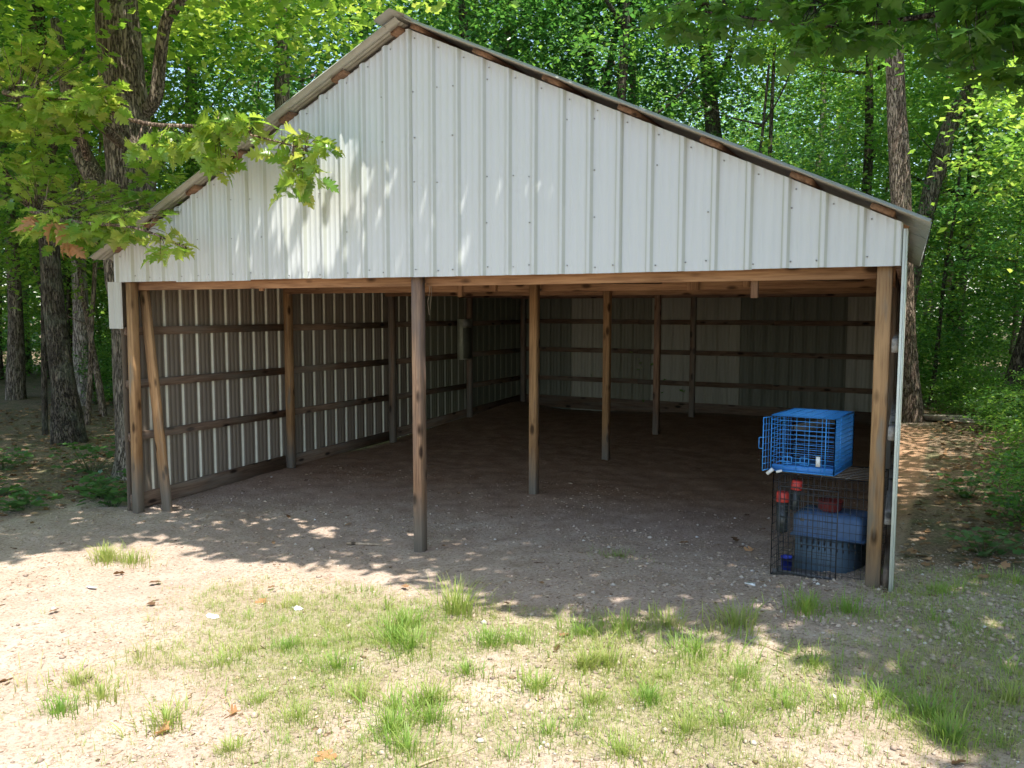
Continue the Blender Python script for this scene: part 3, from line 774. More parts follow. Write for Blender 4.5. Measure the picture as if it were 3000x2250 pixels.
def crown_mesh(name, nclump, per, rx, rz, csize, lsize, kind='kite', lo=.35, mat='leaf', flat=.28):
    d = rng.normal(size=(nclump, 3)); d /= np.linalg.norm(d, axis=1, keepdims=True)
    r = lo + (1 - lo) * rng.random(nclump) ** .6
    c = d * r[:, None] * np.array([rx, rx, rz])
    c += rng.normal(0, .18, c.shape) * rx * .3
    cs = csize * rng.uniform(.5, 1.35, nclump)
    ct = rng.random(nclump)
    C = np.repeat(c, per, 0); S = np.repeat(cs, per)[:, None]
    n = len(C); off = rng.normal(size=(n, 3)) * np.array([.5, .5, flat * .5]); off[:, 2] -= .25 * (off[:, 0] ** 2 + off[:, 1] ** 2)
    loc = C + off * S
    return leaves_mesh(name, kind, loc, frames(randdir(n, -.8, .3), upn(n, .5)), lsize * rng.uniform(.6, 1.25, n), M[mat],
                       np.clip(np.repeat(ct, per) * .6 + rng.random(n) * .4, 0, 1))

def tube(mb, pts, rs, n=8, ridg=0.0, sub=1):
    """smooth tapered tube through points (Catmull-Rom), appended to mb"""
    P = [Vector(p) for p in pts]; P = [P[0] * 2 - P[1]] + P + [P[-1] * 2 - P[-2]]; rr = [rs[0]] + list(rs) + [rs[-1]]
    Q = []; Rr = []
    for i in range(1, len(P) - 2):
        for k in range(sub):
            t = k / sub; a, b, c, d = P[i - 1], P[i], P[i + 1], P[i + 2]
            Q.append(.5 * ((2 * b) + (c - a) * t + (2 * a - 5 * b + 4 * c - d) * t * t + (3 * b - a - 3 * c + d) * t ** 3)); Rr.append(rr[i] * (1 - t) + rr[i + 1] * t)
    Q.append(P[-2]); Rr.append(rr[-2])
    vs = []; prev = None
    ph = random.random() * 50
    for i, q in enumerate(Q):
        d = (Q[min(i + 1, len(Q) - 1)] - Q[max(i - 1, 0)]).normalized()
        a = prev - d * prev.dot(d) if prev is not None else (Vector((1, 0, 0)) - d * d.x)
        a.normalize(); prev = a; b = d.cross(a)
        for k in range(n):
            t = 2 * math.pi * k / n; r = Rr[i]
            if ridg:
                nz = float(vnoise(np.array([k * 24.0 / n * 1.3 + ph]), np.array([q.z * 3.5 + ph]), 3)[0]) - .5
                nz2 = float(vnoise(np.array([math.cos(t) * 1.6 + ph]), np.array([math.sin(t) * 1.6 + q.z * .8]), 5)[0]) - .5
                r = r * (1 + nz * ridg + nz2 * .16)
            vs.append(q + a * math.cos(t) * r + b * math.sin(t) * r)
    fs = [(i * n + k, i * n + (k + 1) % n, (i + 1) * n + (k + 1) % n, (i + 1) * n + k) for i in range(len(Q) - 1) for k in range(n)]
    fs.append(tuple(range((len(Q) - 1) * n, len(Q) * n)))
    mb.add(vs, fs)

# --- prototypes of crowns
CR_TALL = [crown_mesh('tall_crown', 225, 62, 3.6, 4.6, 1.1, .135), crown_mesh('tall_crown', 225, 62, 3.2, 5.0, 1.0, .135, mat='leaf_y'), crown_mesh('tall_crown', 225, 60, 4.0, 4.0, 1.15, .14, mat='leaf_d'), crown_mesh('tall_crown', 200, 70, 3.4, 4.4, 1.0, .115)]
CR_LOW = [crown_mesh('low_crown', 150, 62, 2.2, 2.3, .75, .098), crown_mesh('low_crown', 150, 62, 2.5, 1.9, .75, .105, mat='leaf_y'), crown_mesh('low_crown', 140, 66, 2.4, 2.2, .7, .09, mat='leaf_d')]
CR_BUSH = [crown_mesh('bush_crown', 110, 55, 1.25, 1.0, .5, .078, lo=.25), crown_mesh('bush_crown', 110, 55, 1.4, .8, .45, .074, lo=.25)]

def trunk_mesh(name, mat, h, r, lean=(0, 0), limbs=5, n=10, crown_z=None):
    mb = MB(); pts = []; rs = []
    k = 6
    for i in range(k + 1):
        t = i / k; pts.append((lean[0] * t + random.uniform(-.06, .06) * h * .12, lean[1] * t + random.uniform(-.06, .06) * h * .12, -0.2 + h * t)); rs.append(r * (1.35 if i == 0 else 1) * (1 - .62 * t))
    tube(mb, pts, rs, n, .12, 3)
    for j in range(limbs):
        t = random.uniform(.4, .92); q = Vector(pts[int(t * k)]); a = random.uniform(0, 6.28); L = random.uniform(1.3, 3.2) * h / 12
        e = q + Vector((math.cos(a) * L, math.sin(a) * L, L * random.uniform(.35, 1)))
        mid = (q + e) / 2 + Vector((0, 0, -.12 * L)); tube(mb, [q, mid, e], [r * .35, r * .22, r * .07], 6, 0, 3)
    return mb.mesh(name, M[mat], True)
TR = {}
for key, mat, h, r, ln in (('dark', 'bark_dark', 13, .17, (.5, .2)), ('brown', 'bark_brown', 13, .15, (-.4, .3)), ('oak', 'bark_oak', 13, .20, (.2, -.4)), ('thin', 'bark_dark', 7, .06, (.4, .2)), ('thin2', 'bark_brown', 6, .05, (-.5, .3))):
    TR[key] = trunk_mesh('trunk', mat, h, r, ln)

def plant(name, x, y, label, cat, group, trunk, crown, s=1.0, rz=None, cz=9.0, sz=1.0, sx=1.0):
    z = h1(x, y) - .05
    e = empty(name, (x, y, z), label, cat, group)
    rz = random.uniform(0, 6.28) if rz is None else rz
    if trunk is not None:
        o = bpy.data.objects.new('trunk', trunk); COL.objects.link(o); o.parent = e; o.rotation_euler = (0, 0, rz); o.scale = (s, s, s)
    o = bpy.data.objects.new('crown', crown); COL.objects.link(o); o.parent = e
    o.location = (0, 0, cz * s); o.rotation_euler = (0, 0, rz * 1.7); o.scale = (s * sx, s * sx, s * sz)
    return e

def clear(x, y):
    if -2.8 < x < 9.2 and y < 11.5: return False
    if y < 1.5 and x < -2: return False
    if x > 9 and y < 3: return False
    return True
prng = random.Random(11)
def polar(az, d): return CX + d * math.sin(R(az)), CY + d * math.cos(R(az))
spots = []
def scatter(n, azr, dr, mind, fn, tries=60):
    c = 0; t = 0
    while c < n and t < n * tries:
        t += 1; az = prng.uniform(*azr); d = math.sqrt(prng.uniform(dr[0] ** 2, dr[1] ** 2)); x, y = polar(az, d)
        if not clear(x, y): continue
        if az < -46 and d < 17 and mind < 2.2: continue
        if az < -50 and d < 20 and mind > 2.2: continue
        if any((x - a) ** 2 + (y - b) ** 2 < mind * mind for a, b in spots): continue
        spots.append((x, y)); fn(x, y, c); c += 1
# nearer rows, then deeper
tk = ['dark', 'brown', 'oak']
scatter(25, (-66, 12), (17, 30), 2.3, lambda x, y, i: plant('woodland_tree', x, y, 'tall broadleaf tree in the sunlit wood behind the shed', 'tree', 'tall trees of the wood behind the shed', TR[tk[i % 3]], CR_TALL[i % 4], prng.uniform(.85, 1.15), cz=prng.uniform(8.2, 9.8)))
scatter(15, (-70, 16), (30, 48), 3.0, lambda x, y, i: plant('woodland_tree', x, y, 'tall broadleaf tree in the sunlit wood behind the shed', 'tree', 'tall trees of the wood behind the shed', TR[tk[i % 3]], CR_TALL[i % 4], prng.uniform(1.15, 1.5), cz=prng.uniform(7.5, 9.0), sx=1.1))
scatter(38, (-66, 12), (13, 32), 1.9, lambda x, y, i: plant('understory_tree', x, y, 'slender understory tree with bright leaves under the tall wood', 'tree', 'slender understory trees of the wood', TR['thin' if i % 2 else 'thin2'], CR_LOW[i % 3], prng.uniform(.8, 1.25), cz=prng.uniform(3.2, 4.6)))
spots = []
scatter(44, (-68, 14), (14, 34), 1.9, lambda x, y, i: plant('woodland_bush', x, y, 'leafy green bush on the shaded woodland floor', 'bush', 'bushes on the woodland floor', None, CR_BUSH[i % 2], prng.uniform(.8, 1.5), cz=.75))
# trees around and behind the viewer, for their shade and reflections
for az, d in ((60, 16), (85, 18), (110, 20), (135, 22), (160, 24), (-175, 22), (-150, 23), (-125, 20), (-100, 19), (35, 17)):
    x, y = polar(az, d); plant('yard_tree', x, y, 'tall broadleaf tree at the far edge of the sunny yard', 'tree', 'trees round the yard', TR[tk[int(d) % 3]], CR_TALL[int(d) % 3], 1.0, cz=8.6)

# --- trees that can be told apart by their trunks
def own_tree(name, label, path, radii, mat, crown=None, cz=0, s=1.0, n=14, limbs=(), ridg=.14):
    b = Vector(path[0]); e = empty(name, b, label, 'tree')
    mb = MB(); tube(mb, path, radii, n, ridg, 6); mb.build('trunk', M[mat], e, True)
    for pts, rs in limbs:
        mb = MB(); tube(mb, pts, rs, 8, .08, 5); mb.build('limb', M[mat], e, True)
    if crown is not None:
        top = Vector(path[-1]); me = crown
        link('crown', me, e, Matrix.Translation((top.x, top.y, cz)) @ Matrix.Rotation(random.uniform(0, 6), 4, 'Z') @ Matrix.Scale(s, 4))
    return e
own_tree('dark_trunk_tree', 'dark trunked tree at the left, leaning a little, in front of the thin sapling', [(-4.75, 2.6, -.1), (-4.82, 2.6, 1.0), (-5.0, 2.6, 2.4), (-5.05, 2.6, 4), (-5.1, 2.6, 6), (-5.2, 2.6, 9)], [.30, .19, .165, .155, .15, .1], 'bark_dark', CR_TALL[0], 9.2, .8,
         limbs=[([(-5.0, 2.6, 3.6), (-5.6, 2.4, 4.3), (-6.2, 2.3, 5.4)], [.06, .045, .02]), ([(-5.05, 2.6, 4.6), (-4.4, 2.5, 5.2), (-3.7, 2.4, 6.2)], [.06, .05, .02])])
own_tree('thin_sapling', 'thin straight sapling left of the dark trunked tree', [(-5.85, 2.9, .1), (-5.78, 2.9, 1.5), (-5.7, 2.9, 3), (-5.6, 2.9, 6)], [.055, .045, .04, .02], 'bark_dark', CR_LOW[0], 6.2, .7, n=8)
own_tree('pale_trunk_tree', 'pale pinkish trunk standing in sunlight, behind the dark tree at the left', [(-8.35, 5.4, .1), (-8.36, 5.4, 1.2), (-8.33, 5.4, 2.4), (-8.3, 5.4, 5), (-8.3, 5.4, 9)], [.26, .17, .155, .14, .09], 'bark_pale', CR_TALL[1], 9.5, .85, n=12)
own_tree('leaning_sapling', 'crooked dark sapling leaning at the far left of the wood', [(-6.8, 4.2, .1), (-7.0, 4.2, .9), (-7.5, 4.3, 1.9), (-8.2, 4.4, 3.0), (-8.9, 4.5, 4.2)], [.07, .06, .05, .04, .02], 'bark_dark', None, n=8)
own_tree('crooked_sapling', 'bent brown sapling between the leaning one and the dark trunk', [(-6.6, 4.6, .1), (-6.75, 4.6, 1.0), (-7.1, 4.7, 2.0), (-7.3, 4.7, 3.2), (-7.2, 4.7, 5)], [.08, .065, .05, .04, .02], 'bark_brown', None, n=8)
own_tree('brown_trunk_tree', 'brown trunk rising behind the right end of the roof', [(7.34, 10.05, .3), (7.2, 10.05, 2), (7.05, 10.05, 4.2), (6.87, 10.05, 6.4), (6.7, 10.05, 9)], [.24, .175, .165, .155, .11], 'bark_brown', CR_TALL[1], 10.2, .75)
own_tree('leaning_dark_tree', 'dark trunk leaning right at the right edge of the wood', [(8.80, 10.6, .3), (8.9, 10.6, 1.2), (9.15, 10.6, 2.4), (9.45, 10.6, 4.5), (9.7, 10.6, 8)], [.2, .15, .14, .12, .08], 'bark_dark', CR_TALL[2], 8.8, .7)
own_tree('slanting_bark_tree', 'grey barked trunk slanting right above the right hand bushes', [(6.8, 13.0, .3), (7.2, 13, 3.5), (7.65, 13, 5.8), (8.1, 13, 6.9), (8.6, 13, 9)], [.2, .17, .16, .13, .08], 'bark_oak', CR_TALL[0], 10, .7)
own_tree('forked_roof_tree', 'forked trunk standing above the middle of the roof', [(-2.9, 14, .3), (-2.8, 14, 5), (-2.72, 14, 9.6), (-2.45, 14, 10.6), (-2.3, 14, 13)], [.28, .22, .17, .13, .08], 'bark_oak', CR_TALL[1], 13.6, .8,
         limbs=[([(-2.72, 14, 9.6), (-2.0, 14, 10.1), (-1.2, 14, 10.9)], [.1, .08, .04])])
own_tree('slim_roof_tree', 'straight slim dark trunk above the right roof slope', [(-.42, 14, .3), (-.45, 14, 5), (-.50, 14, 8), (-.55, 14, 10), (-.5, 14, 12)], [.13, .11, .095, .08, .05], 'bark_dark', CR_LOW[0], 12.0, 1.1, n=10)
own_tree('slanting_slim_tree', 'slim dark trunk slanting beside the straight one above the right roof slope', [(-.5, 14.2, .3), (-.35, 14.2, 5), (-.07, 14.2, 7.7), (.3, 14.2, 9.9), (.5, 14.2, 12)], [.13, .11, .09, .08, .05], 'bark_dark', CR_LOW[1], 11.6, 1.1, n=10)
own_tree('thick_dark_tree', 'thick dark trunk above the right roof slope, midway down', [(3.3, 14, .3), (3.0, 14, 4.8), (2.7, 14, 6.8), (2.42, 14, 9.6), (2.3, 14, 12)], [.25, .2, .18, .15, .08], 'bark_dark', CR_TALL[2], 12.2, .75,
         limbs=[([(2.6, 14, 7.4), (3.1, 14, 8.3), (3.3, 14, 9.8)], [.09, .07, .03])])
own_tree('slender_roof_sapling', 'slender dark sapling above the lower right roof slope', [(4.2, 13, .3), (4.24, 13, 3), (4.24, 13, 5.5), (4.28, 13, 8.2)], [.07, .06, .05, .03], 'bark_dark', CR_LOW[1], 8.6, .8, n=8)
own_tree('grey_left_tree', 'greyish trunk partly hidden by leaves beyond the left roof slope', [(-8.9, 9, .3), (-8.9, 9, 5), (-8.85, 9, 8.6), (-8.45, 9, 9.5), (-8.1, 9, 11)], [.2, .17, .14, .12, .07], 'bark_oak', CR_TALL[0], 12, .7)

# --- the big red oak beside the left wall
oak = empty('red_oak_tree', (-1.6, 1.5, 0), 'big furrowed oak beside the left wall, its leafy boughs hanging over the roof', 'tree')
mb = MB(); tube(mb, [(-1.55, 1.5, -.15), (-1.62, 1.5, .5), (-1.68, 1.5, 2.0), (-1.72, 1.5, 3.2), (-1.62, 1.5, 4.2), (-1.72, 1.5, 5.3), (-1.78, 1.5, 6.4), (-1.9, 1.5, 9.5)], [.50, .31, .26, .31, .30, .27, .25, .16], 40, .13, 16)
mb.build('trunk', M['bark_oak'], oak, True)
limbs = [([(-1.62, 1.55, 4.75), (-1.25, 1.6, 5.0), (-1.12, 1.6, 5.5), (-.98, 1.6, 5.95), (-.62, 1.6, 6.3), (-.1, 1.3, 7.2)], [.09, .085, .08, .075, .07, .05]),
         ([(-1.75, 1.45, 3.5), (-2.15, 1.4, 4.0), (-2.45, 1.4, 4.4), (-2.62, 1.4, 4.9), (-2.9, 1.4, 6.2)], [.22, .15, .12, .10, .06]),
         ([(-2.3, 1.4, 4.2), (-2.2, 1.2, 4.7), (-2.25, 1.1, 5.4)], [.06, .05, .03]),
         ([(-1.55, 1.4, 4.4), (-.9, .4, 4.55), (.1, -.3, 4.4), (1.2, -.55, 4.05), (2.2, -.6, 3.9), (3.1, -.5, 3.66)], [.08, .055, .035, .02, .012, .006]),
         ([(-1.6, 1.4, 3.4), (-1.3, .3, 3.5), (-.5, -.6, 3.35), (.5, -.85, 3.15), (1.4, -.85, 3.05), (2.0, -.8, 2.85)], [.07, .05, .035, .02, .012, .006]),
         ([(-2.5, 1.4, 4.6), (-2.0, .4, 4.8), (-1.0, -.5, 4.6), (.0, -.8, 4.35), (1.0, -.85, 4.25)], [.06, .05, .03, .02, .008]),
         ([(-1.8, 1.4, 6.6), (-.4, .2, 7.2), (1.4, -.8, 7.2), (3.2, -1.4, 7.0), (5.0, -1.8, 6.8)], [.13, .1, .08, .05, .02]),
         ([(-1.8, 1.4, 7.2), (-2.2, -.2, 7.4), (-2.6, -1.8, 7.0), (-2.4, -3.4, 6.6)], [.12, .08, .05, .02]),
         ([(-1.3, .9, 6.8), (.8, -.2, 6.5), (2.5, -.9, 6.2), (4.0, -1.1, 6.1)], [.08, .06, .04, .02])]
for pts, rs in limbs:
    mb = MB(); tube(mb, pts, rs, 8, .06, 5); mb.build('limb', M['bark_oak'] if rs[0] > .08 else M['bark_brown'], oak, True)

# --- overhead oak and maple canopy, shaped along the sun to shade gable and ground strip
bx_ = np.array([-6, .35, .66, .98, 1.31, 1.9, 2.58, 3.2, 3.73, 4.22, 5.25, 5.71, 6.15, 6.65, 7.14, 7.47, 7.95, 8.34, 9.2, 10.5, 13])
by_ = np.array([-5, -3.0, -1.76, -1.15, -.55, -.75, -.85, -.55, -.45, -.7, -1.0, -1.2, -1.1, -1.2, -1.0, -1.4, -1.85, -2.1, -2.8, -4.0, -6]) - .08
def canopy(n, xr):
    x = rng.uniform(xr[0], xr[1], n); y = rng.uniform(-6.8, 2.6 if xr[1] < 8 else 8.5, n); z = rng.uniform(5.7, 8.3, n) 
    gx_ = x - .30 * (z - .2); gy_ = y + .24 * (z - .2)
    nz = fbm(x * 1.6 + z * .5, y * 1.6, 3, 77) - .5; nf = fbm(x * 4 + z, y * 4, 2, 78)
    sd = gy_ - np.interp(gx_, bx_, by_) + nz * .55
    p = np.clip(sd / .22, 0, 1)
    p *= np.where((sd < .45) & (nf < .42), .25, 1)          # ragged rim
    p *= np.where(nf < .30, .6, 1)
    # a looser patch above the gable's left part
    t = np.maximum((-.02 - y) / .24, 0); xw = x - .3 * t; zw = z - t
    w = ((xw - 2.8) / .75) ** 2 + ((zw - 3.3) / .95) ** 2
    nw = fbm(xw * 3.2, zw * 1.6, 3, 91)
    p *= np.where((y < 0) & (w < 1 + (nw - .5) * 1.6), .05, 1)
    t2 = np.maximum((-.55 - y) / .24, 0); xa = x - .3 * t2; za = z - t2
    p *= np.where((y < -.5) & (xa > .7) & (xa < 3.8) & (za > 3.0) & (za < 4.45), .0, 1)
    for cx_, cz_, rx_, rz_ in ((.2, 4.25, .9, .3), (1.0, 3.08, 1.2, .28)):
        t3 = np.maximum((-.85 - y) / .24, 0); xa = x - .3 * t3; za = z - t3
        p *= np.where((y < -.8) & (abs(xa - cx_) < rx_) & (abs(za - cz_) < rz_) & (nf < .95), .03, 1)
    if xr[1] < 8: p *= np.clip((2.8 - y) / 2.2, .15, 1) * np.where(x < -.3, .45, 1)
    else:
        p *= np.where((y > 1.5) & (gx_ < 7.4), .05, np.where(y > 5.5, 0, np.where(y > 1.5, .5, 1))) * np.where((y > 1.5) & (gx_ > 10), .2, 1)
        p *= np.where((gx_ > 7.2) & (gx_ < 8.4) & (gy_ > 6.2), .0, 1)
    keep = rng.random(n) < p
    return np.stack([x, y, z], 1)[keep]
lc = canopy(56000, (-7, 6.2))
n_ = len(lc)
o = link('foliage', leaves_mesh('canopy_leaves', 'mid', lc, frames(randdir(n_, -.5, .3), upn(n_, .45)), .17 * rng.uniform(.7, 1.2, n_), M['oakleaf']), oak); o['kind'] = 'stuff'
# oak's own upper crown
cm = crown_mesh('oak_crown', 220, 40, 4.0, 2.2, 1.2, .17, 'mid', mat='oakleaf')
link('crown', cm, oak, Matrix.Translation((-2.4, 3.2, 8.6)))
maple = empty('overhanging_maple', (11.6, -1.2, h1(11.6, -1.2)), 'maple whose shaded boughs hang into view at the top right', 'tree')
mb = MB(); tube(mb, [(11.6, -1.2, .2), (11.6, -1.2, 2), (11.5, -1.2, 4.5), (11.3, -1.2, 8)], [.32, .24, .2, .12], 16, .1, 6); mb.build('trunk', M['bark_dark'], maple, True)
for pts, rs in (([(11.5, -1.2, 4.2), (10.6, -.9, 4.7), (9.5, -.7, 4.6), (8.4, -.7, 4.05), (7.4, -.7, 3.95), (6.5, -.6, 4.2)], [.09, .06, .04, .022, .012, .006]),
                ([(11.5, -1.2, 5.2), (10.2, -1.5, 6.2), (8.6, -1.7, 6.6), (7.0, -1.8, 6.6), (5.8, -1.6, 6.5)], [.1, .08, .05, .03, .015]),
                ([(9.5, -.7, 4.6), (9.0, .2, 4.5), (8.3, 1.0, 4.6)], [.03, .02, .008]),
                ([(11.5, -1.2, 5.8), (11.0, -2.6, 6.6), (10.4, -4.2, 6.8)], [.09, .06, .03])):
    mb = MB(); tube(mb, pts, rs, 8, .05, 5); mb.build('limb', M['bark_dark'], maple, True)
lc = canopy(60000, (6.2, 15))
n_ = len(lc)
o = link('foliage', leaves_mesh('canopy_leaves', 'mid', lc, frames(randdir(n_, -.5, .3), upn(n_, .45)), .17 * rng.uniform(.7, 1.2, n_), M['mapleleaf']), maple); o['kind'] = 'stuff'

def single_leaf(kind, mat, tint, curl=0.0):
    tv, tf = TPL[kind]; v = tv.copy(); v[:, 2] += -curl * v[:, 1] ** 2 + np.abs(v[:, 0]) * curl * .8
    return mesh_np('leaf', v, tf, M[mat], tint=np.full(len(v), tint))
LF = {'oak': [single_leaf('oak', 'oakleaf', t, c) for t, c in ((.2, .05), (.5, .25), (.8, .12), (.95, .4))],
      'maple': [single_leaf('maple', 'mapleleaf', t, c) for t, c in ((.2, .1), (.5, .2), (.9, .05))],
      'dead': [single_leaf('oak', 'deadleaf', t, c) for t, c in ((.3, .6), (.8, .9))]}
def blob_pts(c, r, n):
    d = rng.normal(size=(n, 3)); d /= np.linalg.norm(d, axis=1, keepdims=True); return np.array(c) + d * rng.random((n, 1)) ** .45 * np.array(r)
def leaf_objects(parent, kind, loc, F, size):
    for i in range(len(loc)):
        me = LF[kind][int(rng.integers(len(LF[kind])))]
        o = bpy.data.objects.new('leaf', me); COL.objects.link(o); o.parent = parent
        o.matrix_parent_inverse = WM[parent.name].inverted()
        m = Matrix.Identity(4)
        for a in range(3):
            for b in range(3): m[a][b] = F[i][a][b] * size[i]
            m[a][3] = loc[i][a]
        o.matrix_basis = m
def twigs(parent, centers, path, mat, name='twigs'):
    mb = MB(); P = np.array(path)
    for c in centers:
        k = int(np.argmin(np.linalg.norm(P - c, axis=1))); a = Vector(P[k]); b = Vector(c); mid = (a + b) / 2 + Vector((0, 0, .03))
        mb.poly([a, mid, b], [.005, .0035, .002], 4)
    o = mb.build(name, M[mat], parent); o['kind'] = 'stuff'; return o
def dense(path, k=8):
    out = []
    for a, b in zip(path[:-1], path[1:]):
        for t in range(k): out.append([a[i] + (b[i] - a[i]) * t / k for i in range(3)])
    out.append(list(path[-1])); return out
# A: the sunlit spray before the left gable
pathA = dense(limbs[3][0][2:])
cA = np.concatenate([blob_pts((1.60, -.55, 3.84), (.48, .2, .14), 17), blob_pts((2.35, -.55, 3.90), (.5, .22, .17), 26), blob_pts((3.0, -.5, 3.70), (.36, .15, .15), 15), blob_pts((2.9, -.5, 3.42), (.34, .12, .17), 10), blob_pts((2.1, -.5, 3.65), (.4, .12, .12), 7)])
loc, F, sz = whorls(cA, 4, .185, .06, .75, (-1.1, .3)); leaf_objects(oak, 'oak', loc, F, sz)
twigs(oak, cA, pathA, 'bark_brown', 'twig')
# B: hanging foliage at the left
pathB = dense(limbs[4][0][1:]) + dense(limbs[5][0][1:])
cBl = np.concatenate([blob_pts((1.15, -.85, 3.10), (.6, .2, .12), 12), blob_pts((1.85, -.8, 2.86), (.28, .15, .09), 5), blob_pts((.35, -.85, 3.15), (.6, .25, .15), 9)])
loc, F, sz = whorls(cBl, 4, .175, .06, .5, (-.8, .2)); leaf_objects(oak, 'oak', loc, F, sz)
twigs(oak, cBl, pathB, 'bark_brown', 'twig')
loc, F, sz = whorls(np.array([[.05, -.95, 3.22], [.5, -.98, 3.12], [.6, -.95, 2.95]]), 4, .17, .04, .6, (-1.2, -.2)); leaf_objects(oak, 'dead', loc, F, sz)
cBs = np.concatenate([blob_pts((.1, -.8, 4.22), (.95, .4, .26), 60), blob_pts((1.0, -.85, 4.25), (.4, .25, .13), 12), blob_pts((-.5, -.6, 3.7), (.7, .4, .3), 26), blob_pts((.1, -.6, 3.2), (.9, .35, .16), 40),
                      blob_pts((1.0, -.6, 3.08), (.5, .3, .12), 10), blob_pts((-.6, -.4, 4.9), (1.0, .6, .3), 34), blob_pts((-.9, 0.2, 3.15), (.6, .4, .18), 14), blob_pts((.6, .0, 3.75), (.25, .2, .12), 5), blob_pts((-1.1, .6, 3.6), (.6, .3, .25), 16), blob_pts((.3, 0, 3.55), (.7, .3, .15), 16), blob_pts((.9, .1, 3.35), (.45, .2, .12), 10)])
loc, F, sz = whorls(cBs, 7, .165, .06, .5, (-.8, .2))
o = link('hanging_leaves', leaves_mesh('hanging_leaves', 'oak', loc, F, sz, M['oakleaf']), oak); o['kind'] = 'stuff'
twigs(oak, cBs, pathB, 'bark_brown', 'twig')
# C: maple spray at the top right
pathC = dense([(9.5, -.7, 4.6), (8.4, -.7, 4.2), (7.4, -.7, 4.1), (6.5, -.6, 4.25)])
cC = np.concatenate([blob_pts((7.5, -.9, 3.85), (.6, .4, .16), 12), blob_pts((8.1, -.9, 3.62), (.5, .4, .16), 12)])
loc, F, sz = whorls(cC, 5, .125, .05, .5, (-.9, .1)); leaf_objects(maple, 'maple', loc, F, sz)
twigs(maple, cC, pathC, 'bark_dark', 'twig')
cC = np.concatenate([blob_pts((7.5, -.7, 4.05), (.9, .7, .28), 80), blob_pts((8.5, -.8, 3.8), (.75, .6, .36), 100), blob_pts((6.6, -.5, 4.25), (.5, .5, .14), 16), blob_pts((8.4, .5, 4.4), (1.3, .7, .35), 70)])
loc, F, sz = whorls(cC, 7, .125, .06, .5, (-.9, .1))
o = link('hanging_leaves', leaves_mesh('hanging_leaves', 'maple', loc, F, sz, M['mapleleaf']), maple); o['kind'] = 'stuff'
twigs(maple, cC, pathC, 'bark_dark', 'twig')

# far wood that reads as one mass
n_ = 60000
a = rng.uniform(R(-80), R(24), n_); d = rng.uniform(46, 62, n_); z = rng.uniform(0, 1, n_) ** .9 * (11 + 2.5 * np.sin(a * 23))
loc = np.stack([CX + d * np.sin(a), CY + d * np.cos(a), z], 1)
o = link('far_woods', leaves_mesh('far_woods', 'kite', loc, frames(randdir(n_, -.8, .3), upn(n_, .5)), .62 * rng.uniform(.6, 1.3, n_), M['leaf'])); setprops(o, kind='stuff')

# ------------------------------------------------------------------ ground cover
def blades(pts, hts, per, spread, mat_tint, width=.0042, seg=3):
    n = len(pts) * per
    b = np.repeat(pts, per, 0); h = np.repeat(hts, per) * rng.uniform(.25, 1.25, n)
    a = rng.random(n) * 2 * np.pi; rr = np.repeat(np.asarray(spread), per) * np.abs(rng.normal(0, .62, n))
    el = np.repeat(rng.uniform(.7, 1.9, len(pts)), per)
    bx = b[:, 0] + rr * np.cos(a) * el; by = b[:, 1] + rr * np.sin(a)
    lean = rng.uniform(.1, 1.25, n); la = a + rng.normal(0, .7, n)
    dx = np.cos(la) * lean; dy = np.sin(la) * lean
    sx = -np.sin(la); sy = np.cos(la); w = width * rng.uniform(.6, 1.4, n) * np.clip(h / .09, .6, 1.3)
    z0 = HG(bx, by) - .004
    nv = 2 * seg + 1; V = np.zeros((n, nv, 3))
    for k, (t, ww) in enumerate(((0, 1), (.4, .9), (.75, .6), (1, 0)) if seg == 3 else ((0, 1), (.55, .8), (1, 0))):
        px = bx + dx * h * t * t * .8; py = by + dy * h * t * t * .8; pz = z0 + h * (t - .28 * lean * t * t)
        if k < seg:
            V[:, 2 * k] = np.stack([px - sx * w * ww, py - sy * w * ww, pz], 1); V[:, 2 * k + 1] = np.stack([px + sx * w * ww, py + sy * w * ww, pz], 1)
        else: V[:, 2 * seg] = np.stack([px, py, pz], 1)
    q = np.array([(0, 1, 3, 2), (2, 3, 5, 4)][:seg - 1]); t3 = np.array([(2 * seg - 2, 2 * seg - 1, 2 * seg)]); base = (np.arange(n) * nv)[:, None, None]
    tint = np.repeat(np.clip(np.repeat(mat_tint, per) + rng.normal(0, .16, n), 0, 1), nv)
    return V.reshape(-1, 3), (q[None] + base).reshape(-1, 4), (t3[None] + base).reshape(-1, 3), tint
T = [(5.08, -1.32), (4.88, -1.61), (4.95, -1.85), (5.13, -1.92), (5.55, -1.69), (4.88, -2.32), (4.38, -2.19), (6.24, -1.2), (6.46, -1.04), (6.02, -1.31), (5.73, -1.59), (6.22, -1.78), (6.33, -1.72), (6.08, -2.12), (5.63, -2.09), (6.74, -1.4), (6.87, -0.94), (7.23, -0.58), (7.47, -0.54), (7.58, -1.74), (7.74, -1.58), (7.39, -1.35), (7.33, -1.85), (7.1, -2.12), (6.94, -2.26), (5.63, -2.48), (5.5, -2.6), (5.63, -2.81), (5.75, -2.65), (5.8, -2.92), (5.22, -2.57), (4.16, -2.51), (4.5, -3.2), (3.92, -3.15), (3.87, -3.36), (3.62, -3.1), (7.98, 0.04), (8.42, 0.47), (7.95, -1.67), (8.05, -1.85), (8.31, -1.38), (6.42, -2.17), (6.34, -2.53), (6.74, -2.55), (7.05, -1.6), (6.68, -2.03), (4.76, -2.82), (5.08, -2.88), (5.03, -3.28), (1.5, -1.33), (4.56, -2.06), (5.6, 0.33), (1.7, -1.25)]
